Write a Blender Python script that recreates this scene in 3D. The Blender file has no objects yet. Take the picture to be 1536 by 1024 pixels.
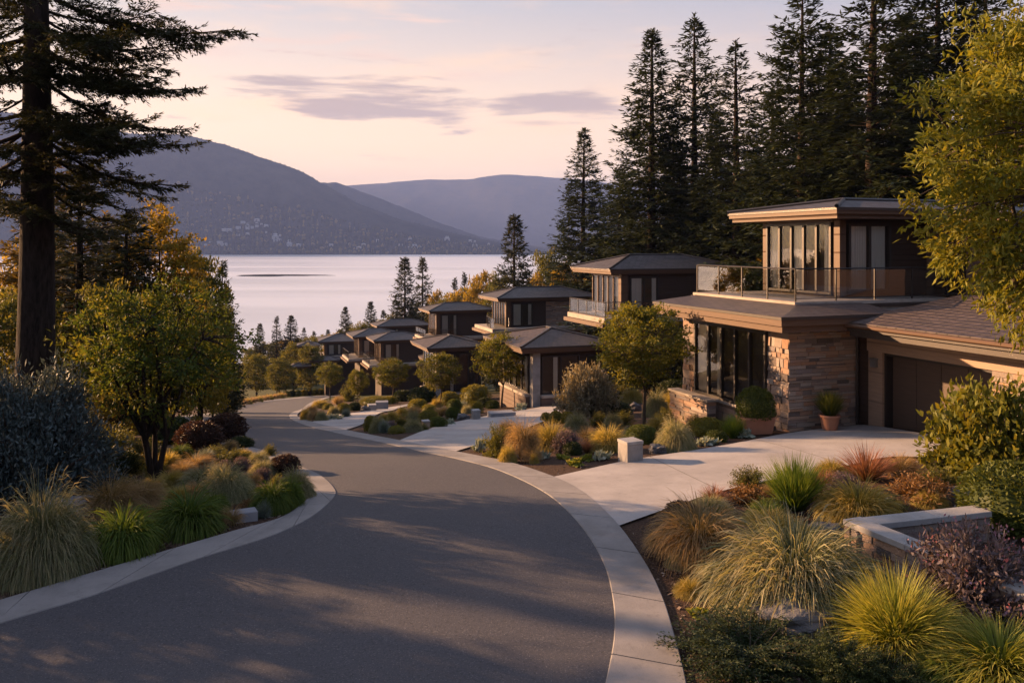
import bpy, bmesh, math, random
import numpy as np
from mathutils import Vector, noise as mnoise

SC = bpy.context.scene
COL = SC.collection
PI = math.pi
F, CX, HY = 1250.0, 768.0, 368.0          # lens in photo pixels, image centre column, horizon row

# ------------------------------------------------------------------ camera, sky, sun, exposure
cd = bpy.data.cameras.new("camera")
cam = bpy.data.objects.new("camera", cd); COL.objects.link(cam)
cam.location = (0, 0, 0); cam.rotation_euler = (PI / 2, 0, 0)
cd.sensor_width = 36.0; cd.lens = 36.0 * F / 1536.0
cd.shift_y = -(512.0 - HY) / 1536.0
cd.clip_start = 0.1; cd.clip_end = 30000.0
SC.camera = cam
SC.view_settings.view_transform = 'Standard'
SC.view_settings.look = 'None'
SC.view_settings.exposure = EXPOSURE = 2.15
SC.view_settings.gamma = 1.0
SC.cycles.use_denoising = True
SC.cycles.max_bounces = 6; SC.cycles.diffuse_bounces = 3; SC.cycles.glossy_bounces = 3
SC.cycles.transmission_bounces = 4; SC.cycles.transparent_max_bounces = 10; SC.cycles.volume_bounces = 0
SC.cycles.sample_clamp_indirect = 6.0
SC.cycles.caustics_reflective = False; SC.cycles.caustics_refractive = False

SUN_AZ, SUN_EL = math.radians(66), math.radians(14)      # azimuth left of the view direction
SUN_DIR = Vector((-math.sin(SUN_AZ) * math.cos(SUN_EL), math.cos(SUN_AZ) * math.cos(SUN_EL), math.sin(SUN_EL)))
sl = bpy.data.lights.new("sun", 'SUN'); sl.energy = 5.0; sl.angle = math.radians(0.7); sl.color = (1.0, 0.58, 0.29)
so = bpy.data.objects.new("sun", sl); COL.objects.link(so)
so.rotation_euler = SUN_DIR.to_track_quat('Z', 'Y').to_euler()

world = bpy.data.worlds.new("World"); SC.world = world; world.use_nodes = True
WT = world.node_tree; WN = WT.nodes; WN.clear()


class NB:
    """small helper for building node trees"""
    def __init__(s, tree): s.t = tree; s.n = tree.nodes; s.l = tree.links
    def new(s, ty, **kw):
        n = s.n.new(ty)
        for k, v in kw.items(): setattr(n, k, v)
        return n
    def put(s, sock, v):
        if isinstance(v, bpy.types.NodeSocket): s.l.new(v, sock)
        elif v is not None: sock.default_value = v
    def m(s, op, a, b=None, c=None, clamp=False):
        n = s.n.new('ShaderNodeMath'); n.operation = op; n.use_clamp = clamp
        s.put(n.inputs[0], a); s.put(n.inputs[1], b)
        if c is not None: s.put(n.inputs[2], c)
        return n.outputs[0]
    def mix(s, f, a, b, blend='MIX'):
        n = s.n.new('ShaderNodeMix'); n.data_type = 'RGBA'; n.blend_type = blend
        s.put(n.inputs[0], f); s.put(n.inputs[6], a); s.put(n.inputs[7], b)
        return n.outputs[2]
    def noise(s, vec, scale, detail=4, rough=0.55, dist=0.0):
        n = s.n.new('ShaderNodeTexNoise')
        if vec is not None: s.l.new(vec, n.inputs['Vector'])
        n.inputs['Scale'].default_value = scale; n.inputs['Detail'].default_value = detail
        n.inputs['Roughness'].default_value = rough; n.inputs['Distortion'].default_value = dist
        return n.outputs[0]
    def ramp(s, f, stops):
        n = s.n.new('ShaderNodeValToRGB'); e = n.color_ramp.elements
        while len(e) < len(stops): e.new(0.5)
        for el, (p, c) in zip(e, stops):
            el.position = p; el.color = (c[0], c[1], c[2], 1) if not isinstance(c, (int, float)) else (c, c, c, 1)
        s.put(n.inputs[0], f); return n.outputs[0]
    def comb(s, x, y, z):
        n = s.n.new('ShaderNodeCombineXYZ'); s.put(n.inputs[0], x); s.put(n.inputs[1], y); s.put(n.inputs[2], z); return n.outputs[0]
    def sep(s, v):
        n = s.n.new('ShaderNodeSeparateXYZ'); s.l.new(v, n.inputs[0]); return n.outputs
    def sstep(s, x, lo, hi):
        n = s.n.new('ShaderNodeMapRange'); n.interpolation_type = 'SMOOTHSTEP'
        s.put(n.inputs[0], x); n.inputs[1].default_value = lo; n.inputs[2].default_value = hi
        return n.outputs[0]


def C4(c): return (c[0], c[1], c[2], 1.0)


w = NB(WT)
sky = w.new('ShaderNodeTexSky'); sky.sky_type = 'NISHITA'; sky.sun_disc = False
sky.sun_elevation = SUN_EL; sky.sun_rotation = -SUN_AZ
sky.altitude = 300; sky.air_density = 1.0; sky.dust_density = 1.6; sky.ozone_density = 1.4
SKYK = 0.085
geo = w.new('ShaderNodeTexCoord')
dx, dy, dz = w.sep(geo.outputs['Generated'])
az = w.m('ARCTAN2', dx, dy)                                   # 0 straight ahead, + to the right
el = w.m('ARCSINE', dz)
elp = w.m('MAXIMUM', el, 0.0)
# thin evening veil: peach low down by the sun, pink ahead, lavender-blue high and away from the sun
sund = w.m('COSINE', w.m('ADD', az, 0.9))                   # 1 towards the sun, -1 away from it
low = w.mix(w.sstep(sund, -0.7, 0.9), C4((0.46, 0.335, 0.25)), C4((1.38, 0.82, 0.36)))
high = w.mix(w.sstep(sund, -0.2, 1.0), C4((0.13, 0.205, 0.33)), C4((0.37, 0.37, 0.39)))
veil = w.mix(w.sstep(elp, 0.02, 0.36), low, high)
nis = w.mix(1.0, sky.outputs[0], C4((SKYK, SKYK, SKYK)), 'MULTIPLY')
veil = w.mix(w.m('MULTIPLY', w.sstep(elp, 0.35, 1.0), 0.5), veil, C4((0.42, 0.46, 0.62)))
base = w.mix(0.85, nis, w.mix(1.0, veil, C4((0.50, 0.50, 0.50)), 'MULTIPLY'))
# streaky clouds laid out by azimuth and elevation of the real sky dome
cv = w.comb(w.m('MULTIPLY', az, 3.6), w.m('MULTIPLY', el, 34.0), 1.3)
cn = w.noise(cv, 1.6, 7, 0.62, 0.35)


def blob(a, e, wa, we):
    q = w.m('ADD', w.m('POWER', w.m('ABSOLUTE', w.m('DIVIDE', w.m('SUBTRACT', az, a), wa)), 2.0),
            w.m('POWER', w.m('ABSOLUTE', w.m('DIVIDE', w.m('SUBTRACT', el, e), we)), 2.0))
    return w.m('SUBTRACT', 1.0, q, clamp=True)


def pxsky(x, y, wx, wy):
    a = math.atan2(x - CX, F); r = math.hypot(x - CX, F)
    return blob(a, math.atan2(HY - y, r), wx / r, wy / r)


def many(l):
    o = None
    for b in l: o = b if o is None else w.m('MAXIMUM', o, b)
    return o


dark = many([pxsky(545, 146, 220, 42), pxsky(815, 164, 150, 32), pxsky(640, 162, 150, 32), pxsky(880, 172, 110, 20), pxsky(470, 128, 120, 20), pxsky(-300, 190, 300, 30)])
bright = many([pxsky(430, 30, 260, 60), pxsky(250, 20, 200, 50), pxsky(580, 76, 100, 20), pxsky(720, 118, 110, 24), pxsky(300, 60, 120, 40), pxsky(640, 30, 90, 14),
               pxsky(2000, 120, 420, 60), pxsky(-900, 60, 500, 60)])
dk = w.sstep(w.m('ADD', w.m('MULTIPLY', dark, 0.68), w.m('MULTIPLY', w.m('SUBTRACT', cn, 0.5), 2.4)), 0.20, 0.66)
br = w.sstep(w.m('ADD', w.m('MULTIPLY', bright, 0.50), w.m('MULTIPLY', w.m('SUBTRACT', cn, 0.5), 2.6)), 0.28, 0.85)
wisp = w.m('MULTIPLY', w.sstep(w.noise(w.comb(w.m('MULTIPLY', az, 3.0), w.m('MULTIPLY', el, 16.0), 4.0), 1.3, 6, 0.6), 0.48, 0.75), 0.35)
wisp = w.m('MULTIPLY', wisp, w.sstep(elp, 0.01, 0.06))
sk = w.mix(wisp, base, w.mix(1.0, low, C4((0.42, 0.40, 0.42)), 'MULTIPLY'))
sk = w.mix(w.m('MULTIPLY', br, 0.85), sk, C4((0.36, 0.25, 0.195)))
sk = w.mix(w.m('MULTIPLY', dk, 0.80), sk, C4((0.165, 0.122, 0.112)))
gcol = w.mix(w.sstep(dz, -0.02, 0.0), C4((0.03, 0.025, 0.025)), sk)
bg = w.new('ShaderNodeBackground'); w.l.new(gcol, bg.inputs[0]); bg.inputs[1].default_value = 0.76
wo = w.new('ShaderNodeOutputWorld'); w.l.new(bg.outputs[0], wo.inputs[0])

# ------------------------------------------------------------------ mesh helpers
RNG = np.random.default_rng(7)
random.seed(7)


def nrm(a):
    return a / np.maximum(np.linalg.norm(a, axis=-1, keepdims=True), 1e-9)


class MB:
    """collects geometry for ONE mesh object"""
    def __init__(s): s.v = []; s.t = []; s.loops = []; s.tot = []; s.mi = []; s.n = 0
    def add(s, v, f, tint=0.5, mi=0):
        v = np.asarray(v, float).reshape(-1, 3); f = np.asarray(f, int)
        s.v.append(v); s.t.append(np.broadcast_to(np.asarray(tint, float), (len(v),)).copy())
        s.loops.append((f + s.n).ravel()); s.tot.append(np.full(len(f), f.shape[1])); s.mi.append(np.full(len(f), mi))
        s.n += len(v)
    def box(s, x0, x1, y0, y1, z0, z1, tint=0.5, mi=0):
        v = [(x, y, z) for z in (z0, z1) for y in (y0, y1) for x in (x0, x1)]
        s.add(v, [(0, 2, 3, 1), (4, 5, 7, 6), (0, 1, 5, 4), (2, 6, 7, 3), (0, 4, 6, 2), (1, 3, 7, 5)], tint, mi)
    def hexa(s, v8, tint=0.5, mi=0):
        s.add(v8, [(0, 2, 3, 1), (4, 5, 7, 6), (0, 1, 5, 4), (2, 6, 7, 3), (0, 4, 6, 2), (1, 3, 7, 5)], tint, mi)
    def tube(s, P, R, sides=6, tint=0.5, mi=0, cap=False):
        P = np.asarray(P, float); R = np.asarray(R, float); n = len(P)
        T = nrm(np.gradient(P, axis=0)); ref = np.array([0.31, 0.21, 0.93]) if abs(T[0][2]) < 0.8 else np.array([1.0, 0.13, 0.0])
        A = nrm(np.cross(T, ref)); B = np.cross(T, A)
        th = np.arange(sides) * 2 * PI / sides
        V = P[:, None] + R[:, None, None] * (np.cos(th)[None, :, None] * A[:, None] + np.sin(th)[None, :, None] * B[:, None])
        i = np.arange(n - 1)[:, None] * sides; j = np.arange(sides)[None]; k = (j + 1) % sides
        Fq = np.stack([i + j, i + k, i + sides + k, i + sides + j], -1).reshape(-1, 4)
        s.add(V.reshape(-1, 3), Fq, tint, mi)
        if cap:
            c = len(P) - 1
            s.add(np.vstack([V[c], P[c:c + 1]]), [(q, (q + 1) % sides, sides) for q in range(sides)], tint, mi)
    def leaves(s, P, D, N, L, W, tint=0.5, mi=0, bow=0.0):
        P = np.asarray(P, float); D = nrm(np.asarray(D, float)); S = nrm(np.cross(D, N)); U = np.cross(S, D)
        L = np.broadcast_to(np.asarray(L, float), (len(P),))[:, None]; W = np.broadcast_to(np.asarray(W, float), (len(P),))[:, None]
        mid = P + D * L * 0.48 + U * L * bow
        V = np.stack([P, mid + S * W * 0.5, P + D * L, mid - S * W * 0.5], 1)
        t = np.repeat(np.broadcast_to(np.asarray(tint, float), (len(P),)), 4)
        s.add(V.reshape(-1, 3), np.arange(len(P) * 4).reshape(-1, 4), t, mi)
    def build(s, name, mats, parent=None, smooth=False, loc=None):
        me = bpy.data.meshes.new(name)
        v = np.vstack(s.v); lo = np.concatenate(s.loops); tot = np.concatenate(s.tot); mi = np.concatenate(s.mi)
        me.vertices.add(len(v)); me.vertices.foreach_set('co', v.astype(np.float32).ravel())
        me.loops.add(len(lo)); me.loops.foreach_set('vertex_index', lo.astype(np.int32))
        me.polygons.add(len(tot)); st = np.concatenate([[0], np.cumsum(tot)[:-1]])
        me.polygons.foreach_set('loop_start', st.astype(np.int32)); me.polygons.foreach_set('loop_total', tot.astype(np.int32))
        me.polygons.foreach_set('material_index', mi.astype(np.int32))
        me.polygons.foreach_set('use_smooth', np.full(len(tot), bool(smooth)))
        me.update(calc_edges=True)
        a = me.attributes.new('tint', 'FLOAT', 'POINT'); a.data.foreach_set('value', np.concatenate(s.t).astype(np.float32))
        for m in (mats if isinstance(mats, (list, tuple)) else [mats]): me.materials.append(m)
        o = bpy.data.objects.new(name, me); COL.objects.link(o)
        if parent is not None: o.parent = parent
        if loc is not None: o.location = loc
        return o


def tag(o, label=None, cat=None, group=None, kind=None):
    if label: o['label'] = label
    if cat: o['category'] = cat
    if group: o['group'] = group
    if kind: o['kind'] = kind
    return o


def empty(name, loc, rz=0.0):
    o = bpy.data.objects.new(name, None); COL.objects.link(o); o.location = loc; o.rotation_euler = (0, 0, rz); o.empty_display_size = 0.3
    return o


def copy_thing(src):
    """a copy of a thing with copies of its parts and sub-parts"""
    def rec(o, parent):
        c = o.copy(); COL.objects.link(c)
        if parent is not None: c.parent = parent
        for ch in [k for k in KIDS.get(o.name, [])]: rec(ch, c)
        return c
    return rec(src, None)


KIDS = {}


def remember(root):
    """note the children of a prototype once, so that copying needs no search"""
    for o in bpy.data.objects:
        if o.parent is not None: KIDS.setdefault(o.parent.name, [])
    for o in bpy.data.objects:
        if o.parent is not None and o not in KIDS[o.parent.name]: KIDS[o.parent.name].append(o)


# ------------------------------------------------------------------ materials
def new_mat(name):
    m = bpy.data.materials.new(name); m.use_nodes = True; m.node_tree.nodes.clear()
    return m, NB(m.node_tree)


def finish(m, b, shader, vol=None):
    o = b.new('ShaderNodeOutputMaterial')
    if shader is not None: b.l.new(shader, o.inputs['Surface'])
    if vol is not None: b.l.new(vol, o.inputs['Volume'])
    return m


def bump(b, h, dist, strength=1.0):
    n = b.new('ShaderNodeBump'); n.inputs['Strength'].default_value = strength; n.inputs['Distance'].default_value = dist
    b.l.new(h, n.inputs['Height']); return n.outputs[0]


def principled(b, col, rough=0.8, metal=0.0, normal=None, spec=None):
    p = b.new('ShaderNodeBsdfPrincipled'); b.put(p.inputs['Base Color'], col); b.put(p.inputs['Roughness'], rough)
    p.inputs['Metallic'].default_value = metal
    if normal is not None: b.l.new(normal, p.inputs['Normal'])
    if spec is not None: p.inputs['Specular IOR Level'].default_value = spec
    return p.outputs[0]


def objco(b): return b.new('ShaderNodeTexCoord').outputs['Object']
def wpos(b): return b.new('ShaderNodeNewGeometry').outputs['Position']
def attr(b, n='tint'):
    a = b.new('ShaderNodeAttribute'); a.attribute_name = n; return a.outputs['Fac']
def orand(b): return b.new('ShaderNodeObjectInfo').outputs['Random']


def leaf_mat(name, stops, trans=0.4, var=0.25, rough=0.6, tcol=None):
    """leaf or blade: colour along the stops by the tint attribute; each plant shifts a little; some light passes through"""
    m, b = new_mat(name)
    c = b.ramp(attr(b), [(i / (len(stops) - 1), s) for i, s in enumerate(stops)])
    v = b.m('ADD', 1.0 - var * 0.5, b.m('MULTIPLY', orand(b), var))
    c = b.mix(1.0, c, b.comb(v, v, v), 'MULTIPLY')
    d = principled(b, c, rough, spec=0.25)
    t = b.new('ShaderNodeBsdfTranslucent'); b.l.new(b.mix(1.0, c, C4(tcol or (1.5, 1.25, 0.7)), 'MULTIPLY'), t.inputs[0])
    x = b.new('ShaderNodeMixShader'); x.inputs[0].default_value = trans; b.l.new(d, x.inputs[1]); b.l.new(t.outputs[0], x.inputs[2])
    return finish(m, b, x.outputs[0])


def plain(name, col, rough=0.7, metal=0.0, nscale=8.0, namt=0.25, bscale=0, bdist=0.003, spec=None):
    m, b = new_mat(name); co = objco(b)
    n = b.noise(co, nscale, 5, 0.6)
    c = b.mix(n, C4([x * (1 - namt) for x in col]), C4([min(1, x * (1 + namt)) for x in col]))
    nm = bump(b, b.noise(co, bscale, 4, 0.6), bdist) if bscale else None
    return finish(m, b, principled(b, c, rough, metal, nm, spec))


def bark_mat(name, a, c2):
    m, b = new_mat(name); co = objco(b); x, y, z = b.sep(co)
    n = b.noise(b.comb(x, y, b.m('MULTIPLY', z, 0.22)), 14, 5, 0.65)
    c = b.ramp(n, [(0.3, a), (0.7, c2)])
    return finish(m, b, principled(b, c, 0.95, normal=bump(b, n, 0.03), spec=0.1))


# asphalt
def asphalt():
    m, b = new_mat('asphalt'); p = wpos(b)
    big = b.noise(p, 0.35, 5, 0.6); agg = b.noise(p, 22, 4, 0.8); agg2 = b.noise(p, 48, 3, 0.6)
    c = b.mix(big, C4((0.046, 0.044, 0.051)), C4((0.076, 0.072, 0.080)))
    c = b.mix(b.m('MULTIPLY', b.sstep(agg2, 0.56, 0.70), 0.65), c, C4((0.20, 0.18, 0.175)))
    c = b.mix(b.m('MULTIPLY', b.sstep(agg, 0.55, 0.30), 0.0), c, C4((0.03, 0.03, 0.03)))
    c = b.mix(b.m('MULTIPLY', b.sstep(agg, 0.50, 0.34), 0.6), c, C4((0.022, 0.020, 0.022)))
    h = b.m('ADD', agg, b.m('MULTIPLY', agg2, 0.5))
    return finish(m, b, principled(b, c, 0.82, normal=bump(b, h, 0.006), spec=0.3))


def concrete(name, col, sc=1.0):
    m, b = new_mat(name); p = wpos(b)
    n = b.noise(p, 1.3 * sc, 6, 0.65); f = b.noise(p, 45, 4, 0.6)
    c = b.mix(b.sstep(n, 0.3, 0.7), C4([x * 0.82 for x in col]), C4([x * 1.12 for x in col]))
    c = b.mix(b.m('MULTIPLY', b.sstep(f, 0.55, 0.75), 0.35), c, C4([x * 0.55 for x in col]))
    c = b.mix(b.m('MULTIPLY', b.sstep(b.noise(p, 4.0, 6, 0.7), 0.55, 0.70), 0.45), c, C4([x * 0.55 for x in col]))
    return finish(m, b, principled(b, c, 0.85, normal=bump(b, f, 0.004), spec=0.3))


def ground_mat():
    m, b = new_mat('soil'); p = wpos(b); x, y, z = b.sep(p)
    n1 = b.noise(p, 28, 5, 0.7); n2 = b.noise(p, 0.25, 4, 0.5)
    mulch = b.ramp(n1, [(0.3, (0.018, 0.011, 0.008)), (0.5, (0.055, 0.032, 0.022)), (0.72, (0.13, 0.082, 0.055))])
    turf = b.ramp(b.noise(p, 6, 5, 0.7), [(0.3, (0.025, 0.03, 0.010)), (0.7, (0.09, 0.085, 0.03))])
    far = b.sstep(b.m('ADD', y, b.m('MULTIPLY', n2, 30)), 95, 130)
    c = b.mix(far, mulch, turf)
    return finish(m, b, principled(b, c, 0.95, normal=bump(b, n1, 0.035), spec=0.15))


M = {}
M['asphalt'] = asphalt()
M['kerb'] = concrete('kerb_concrete', (0.21, 0.195, 0.19))
M['drive'] = concrete('driveway_concrete', (0.32, 0.295, 0.285), 0.5)
M['cap'] = concrete('cap_stone', (0.30, 0.29, 0.29), 2.0)
M['block'] = concrete('block_concrete', (0.26, 0.245, 0.24), 2.0)
M['soil'] = ground_mat()

# ------------------------------------------------------------------ terrain
_PY = np.array([-40, 0, 10, 15, 20, 25, 30, 40, 60, 90, 120, 160, 290, 420, 700.0])
_PZ = np.array([-5.25, -5.25, -5.25, -5.18, -5.50, -6.08, -6.88, -8.6, -12.1, -17.05, -21.9, -28.2, -41, -58, -80])
_PM = np.zeros(len(_PY)); _d = np.diff(_PZ) / np.diff(_PY)
for _i in range(1, len(_PY) - 1):
    _PM[_i] = 0 if _d[_i - 1] * _d[_i] <= 0 else 2 * _d[_i - 1] * _d[_i] / (_d[_i - 1] + _d[_i])
_PM[-1] = _d[-1]


def zr(Y):
    Y = np.clip(np.asarray(Y, float), -40, 699.9)
    i = np.clip(np.searchsorted(_PY, Y, side='right') - 1, 0, len(_PY) - 2)
    h = _PY[i + 1] - _PY[i]; t = (Y - _PY[i]) / h
    return (2*t**3-3*t**2+1)*_PZ[i] + (t**3-2*t**2+t)*h*_PM[i] + (-2*t**3+3*t**2)*_PZ[i+1] + (t**3-t**2)*h*_PM[i+1]


_XY = [-40, 0, 10, 15, 18, 20, 25, 30, 40, 52, 70, 92, 120, 160, 300, 700]
_XX = [-6, -1, 1.1, 1.4, 0.8, 0.0, -2.6, -5.4, -9.5, -13.8, -17.7, -22, -26.9, -33, -55, -100]


def g(X, Y):
    """height of the ground"""
    X = np.asarray(X, float); Y = np.asarray(Y, float)
    d = X - np.interp(Y, _XY, _XX)
    z = zr(Y) + 0.042 * np.clip(d, 0, 26)
    hill = np.clip(d - 30, 0, 200); z = z + np.where(hill > 0, 0.33 * hill * hill / (hill + 8), 0)
    e = np.clip(-d - 12, 0, 120); z = z - 0.09 * e * e / (e + 6)
    return z


_RY = np.concatenate([np.linspace(4, 60, 3000), np.linspace(60, 500, 4000)[1:]])


def G(px, py):
    """the ground point that a photo pixel shows"""
    X = (px - CX) / F * _RY; Z = -(py - HY) / F * _RY
    below = Z <= g(X, _RY)
    k = int(np.argmax(below)) if below.any() else len(_RY) - 1
    return Vector((float(X[k]), float(_RY[k]), float(g(X[k], _RY[k]))))


def grid_axis(lo, hi, d0, d1, step, k=1.25):
    a = list(np.arange(d0, d1 + 1e-6, step)); s = step
    while a[-1] < hi: s *= k; a.append(a[-1] + s)
    s = step; pre = []
    x = d0
    while x > lo: s *= k; x -= s; pre.append(x)
    return np.array(pre[::-1] + a)


gx = grid_axis(-2500, 2500, -34, 22, 0.55); gy = grid_axis(-900, 640, 6, 75, 0.55, 1.06)
XX, YY = np.meshgrid(gx, gy); ZZ = g(XX, YY)
lump = np.array([[mnoise.noise(Vector((x * 0.9, y * 0.9, 0))) for x in gx] for y in gy])
ZZ = ZZ + 0.034 + 0.018 * lump
mb = MB(); nx = len(gx)
ii, jj = np.meshgrid(np.arange(len(gy) - 1), np.arange(nx - 1), indexing='ij'); q = (ii * nx + jj).ravel()
mb.add(np.stack([XX, YY, ZZ], -1).reshape(-1, 3), np.stack([q, q + 1, q + nx + 1, q + nx], -1))
tag(mb.build('ground', M['soil'], smooth=True), 'sloping ground of dark bark mulch and soil', 'ground', kind='structure')


def catmull(P, n):
    P = np.asarray(P, float); L = np.concatenate([[0], np.cumsum(np.linalg.norm(np.diff(P, axis=0), axis=1))])
    Q = np.vstack([2 * P[0] - P[1], P, 2 * P[-1] - P[-2]]); out = []
    for s in np.linspace(0, L[-1], n):
        i = min(int(np.searchsorted(L, s, side='right')) - 1, len(P) - 2); t = (s - L[i]) / max(L[i + 1] - L[i], 1e-9)
        p0, p1, p2, p3 = Q[i], Q[i + 1], Q[i + 2], Q[i + 3]
        out.append(0.5 * ((2*p1) + (-p0+p2)*t + (2*p0-5*p1+4*p2-p3)*t*t + (-p0+3*p1-3*p2+p3)*t**3))
    return np.array(out)


def pix(l): return [tuple(G(x, y)[:2]) for x, y in l]


def drape(A, B, cols, up):
    """a sheet ruled between two plan curves, laid on the ground"""
    n = len(A); t = np.linspace(0, 1, cols)[None, :, None]
    P = A[:, None] * (1 - t) + B[:, None] * t
    Z = g(P[..., 0], P[..., 1]) + up
    V = np.concatenate([P, Z[..., None]], -1).reshape(-1, 3)
    i, j = np.meshgrid(np.arange(n - 1), np.arange(cols - 1), indexing='ij'); q = (i * cols + j).ravel()
    return V, np.stack([q, q + 1, q + cols + 1, q + cols], -1)


# plan curves of the road: edge of asphalt and the outer edge of the concrete band
R_IN = [(-4, -12), (-1.4, -2), (0.1, 5)] + pix([(862, 1200), (892, 1100), (910, 1024), (921, 960), (919, 905), (904, 848), (868, 790), (815, 742), (752, 711), (690, 693),
        (625, 679), (560, 664), (500, 651), (458, 640), (437, 630), (434, 624), (440, 619), (452, 614.5), (467, 604), (488, 596.5), (512, 592)])
R_OUT = [(-2.9, -12.3), (-0.4, -2.2), (1.15, 4.9)] + pix([(1046, 1200), (1040, 1100), (1028, 1024), (1012, 960), (992, 898), (962, 840), (915, 778), (853, 729), (772, 699), (700, 683.5),
         (634, 670.5), (570, 657.5), (512, 645.5), (472, 635.5), (451, 628), (446, 624), (450, 619), (461, 614), (475, 604), (495, 596.5), (517, 592)])
L_IN = [(-20, 6.2)] + pix([(-300, 1040), (0, 943), (150, 897), (300, 844), (400, 812), (465, 782), (500, 752), (501, 737), (480, 717), (445, 701)]) + \
       [(-7.6, 24.5), (-11.2, 29), (-15.5, 37), (-18.9, 47)] + pix([(328, 621), (352, 612), (391, 604), (443, 598.5), (493, 594.5)])
L_OUT = [(-20.4, 7.1)] + pix([(-300, 995), (0, 907), (150, 862), (250, 832), (350, 802), (425, 780), (463, 752), (469, 738), (452, 719), (420, 704)]) + \
        [(-8.5, 25.0), (-12.1, 29.5), (-16.4, 37.3), (-19.8, 47.1)] + pix([(318, 620), (345, 610.5), (385, 602.5), (438, 597.2), (490, 593.2)])
NR = 420
rin, lin = catmull(R_IN, NR), catmull(L_IN, NR)
# pair the two edges by progress along the road
V, Fq = drape(lin, rin, 14, 0.066)
mb = MB(); mb.add(V, Fq); tag(mb.build('road', M['asphalt'], smooth=True), 'curving dark asphalt lane running downhill', 'road', kind='structure')


def kerb(inn, out, seg, label):
    n = 900; a = catmull(inn, n); b_ = catmull(out, n)
    s = np.concatenate([[0], np.cumsum(np.linalg.norm(np.diff(a, axis=0), axis=1))]); mb = MB()
    i0 = 0
    for i in range(1, n):
        if s[i] - s[i0] > seg or i == n - 1:
            if i - i0 < 2: continue
            A, B = a[i0:i + 1].copy(), b_[i0:i + 1].copy()
            gap = 0.012
            for E in (A, B):
                d0 = nrm(E[1] - E[0]) * gap; d1 = nrm(E[-1] - E[-2]) * gap; E[0] += d0; E[-1] -= d1
            N = len(A); up = 0.080; tn = random.random()
            dirs = nrm(B - A)
            prof = [(A, -0.12), (A, up - 0.012), (A + dirs * 0.015, up), (B - dirs * 0.015, up), (B, up - 0.012), (B, -0.12)]
            Vs = [np.column_stack([P, g(P[:, 0], P[:, 1]) + h]) for P, h in prof]
            V = np.stack(Vs, 1).reshape(-1, 3); k = len(prof)
            i_, j_ = np.meshgrid(np.arange(N - 1), np.arange(k - 1), indexing='ij'); q = (i_ * k + j_).ravel()
            mb.add(V, np.stack([q, q + 1, q + k + 1, q + k], -1), tn)
            for e in (0, N - 1):
                V2 = np.array([Vs[z][e] for z in range(k)]); mb.add(V2, [tuple(range(k))])
            i0 = i
    return tag(mb.build('kerb', M['kerb']), label, 'kerb', kind='structure')


kerb(R_IN, R_OUT, 1.7, 'pale concrete band along the house side of the lane')
kerb(L_IN, L_OUT, 1.7, 'pale concrete band along the lake side of the lane')


def driveway(le, ri, label, cols=16, n=60, joints=()):
    A, B = catmull(pix(le) if len(le[0]) == 2 else [p[:2] for p in le], n), catmull(pix(ri) if len(ri[0]) == 2 else [p[:2] for p in ri], n)
    mb = MB(); V, Fq = drape(A, B, cols, 0.076); mb.add(V, Fq)
    for t in joints:                                   # sawn joints: shallow dark grooves laid as thin strips
        pa, pb = A[int(t * (n - 1))], B[int(t * (n - 1))]
        d = nrm((pb - pa)[None])[0]; nn = np.array([-d[1], d[0]]) * 0.009
        L = np.linspace(0, 1, 30)[:, None]; c = pa + (pb - pa) * L
        V, Fq = drape(c - nn, c + nn, 2, 0.080); mb.add(V, Fq, mi=1)
    return tag(mb.build('driveway', [M['drive'], M['joint']], smooth=True), label, 'driveway', kind='structure')


M['joint'] = plain('joint_dark', (0.10, 0.09, 0.085), 0.9)
driveway([(815, 723), (929, 697), (968, 690), (1050, 677.5), (1120, 665), (1183, 653), (1260, 643), (1300, 640)],
         [(905, 803), (1010, 765), (1080, 742), (1170, 722), (1260, 705), (1330, 690), (1400, 690), (1560, 690)], 'broad pale concrete driveway to the open stone house garage', joints=(0.3, 0.62))
driveway([(592, 666), (640, 647), (672, 637.5), (740, 624), (808, 612.5), (830, 607)],
         [(672, 684), (757, 657), (816, 634), (850, 618), (868, 612), (880, 606)], 'second pale concrete driveway beside the gold grasses', joints=(0.4,))
driveway([(463, 636), (498, 625.5), (530, 620.5), (561, 616), (590, 611), (612, 607)],
         [(512, 649), (545, 637.5), (569, 621.5), (587, 617), (603, 612), (620, 608)], 'third pale concrete driveway near the bend', cols=8)

# ------------------------------------------------------------------ lake, hills, sandbar
LZ = -40.0
def lake_mat():
    m, b = new_mat('lake_water'); p = wpos(b); x, y, z = b.sep(p)
    v = b.comb(b.m('MULTIPLY', x, 0.02), b.m('MULTIPLY', y, 0.06), 0.0)
    big = b.noise(b.comb(b.m('MULTIPLY', x, 0.0012), b.m('MULTIPLY', y, 0.006), 0.0), 1.0, 4, 0.6)
    n = b.noise(v, 6.0, 3, 0.5)
    r = b.m('ADD', 0.30, b.m('MULTIPLY', b.sstep(big, 0.35, 0.65), 0.10))
    return finish(m, b, principled(b, C4((0.86, 0.84, 0.86)), r, 1.0, normal=bump(b, n, 0.05)))
M['water'] = lake_mat()
mb = MB(); mb.add([(-7000, 150, LZ), (7000, 150, LZ), (7000, 9000, LZ), (-7000, 9000, LZ)], [(0, 1, 2, 3)])
tag(mb.build('lake', M['water']), 'calm pale pink lake below the houses', 'lake', kind='structure')


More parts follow.
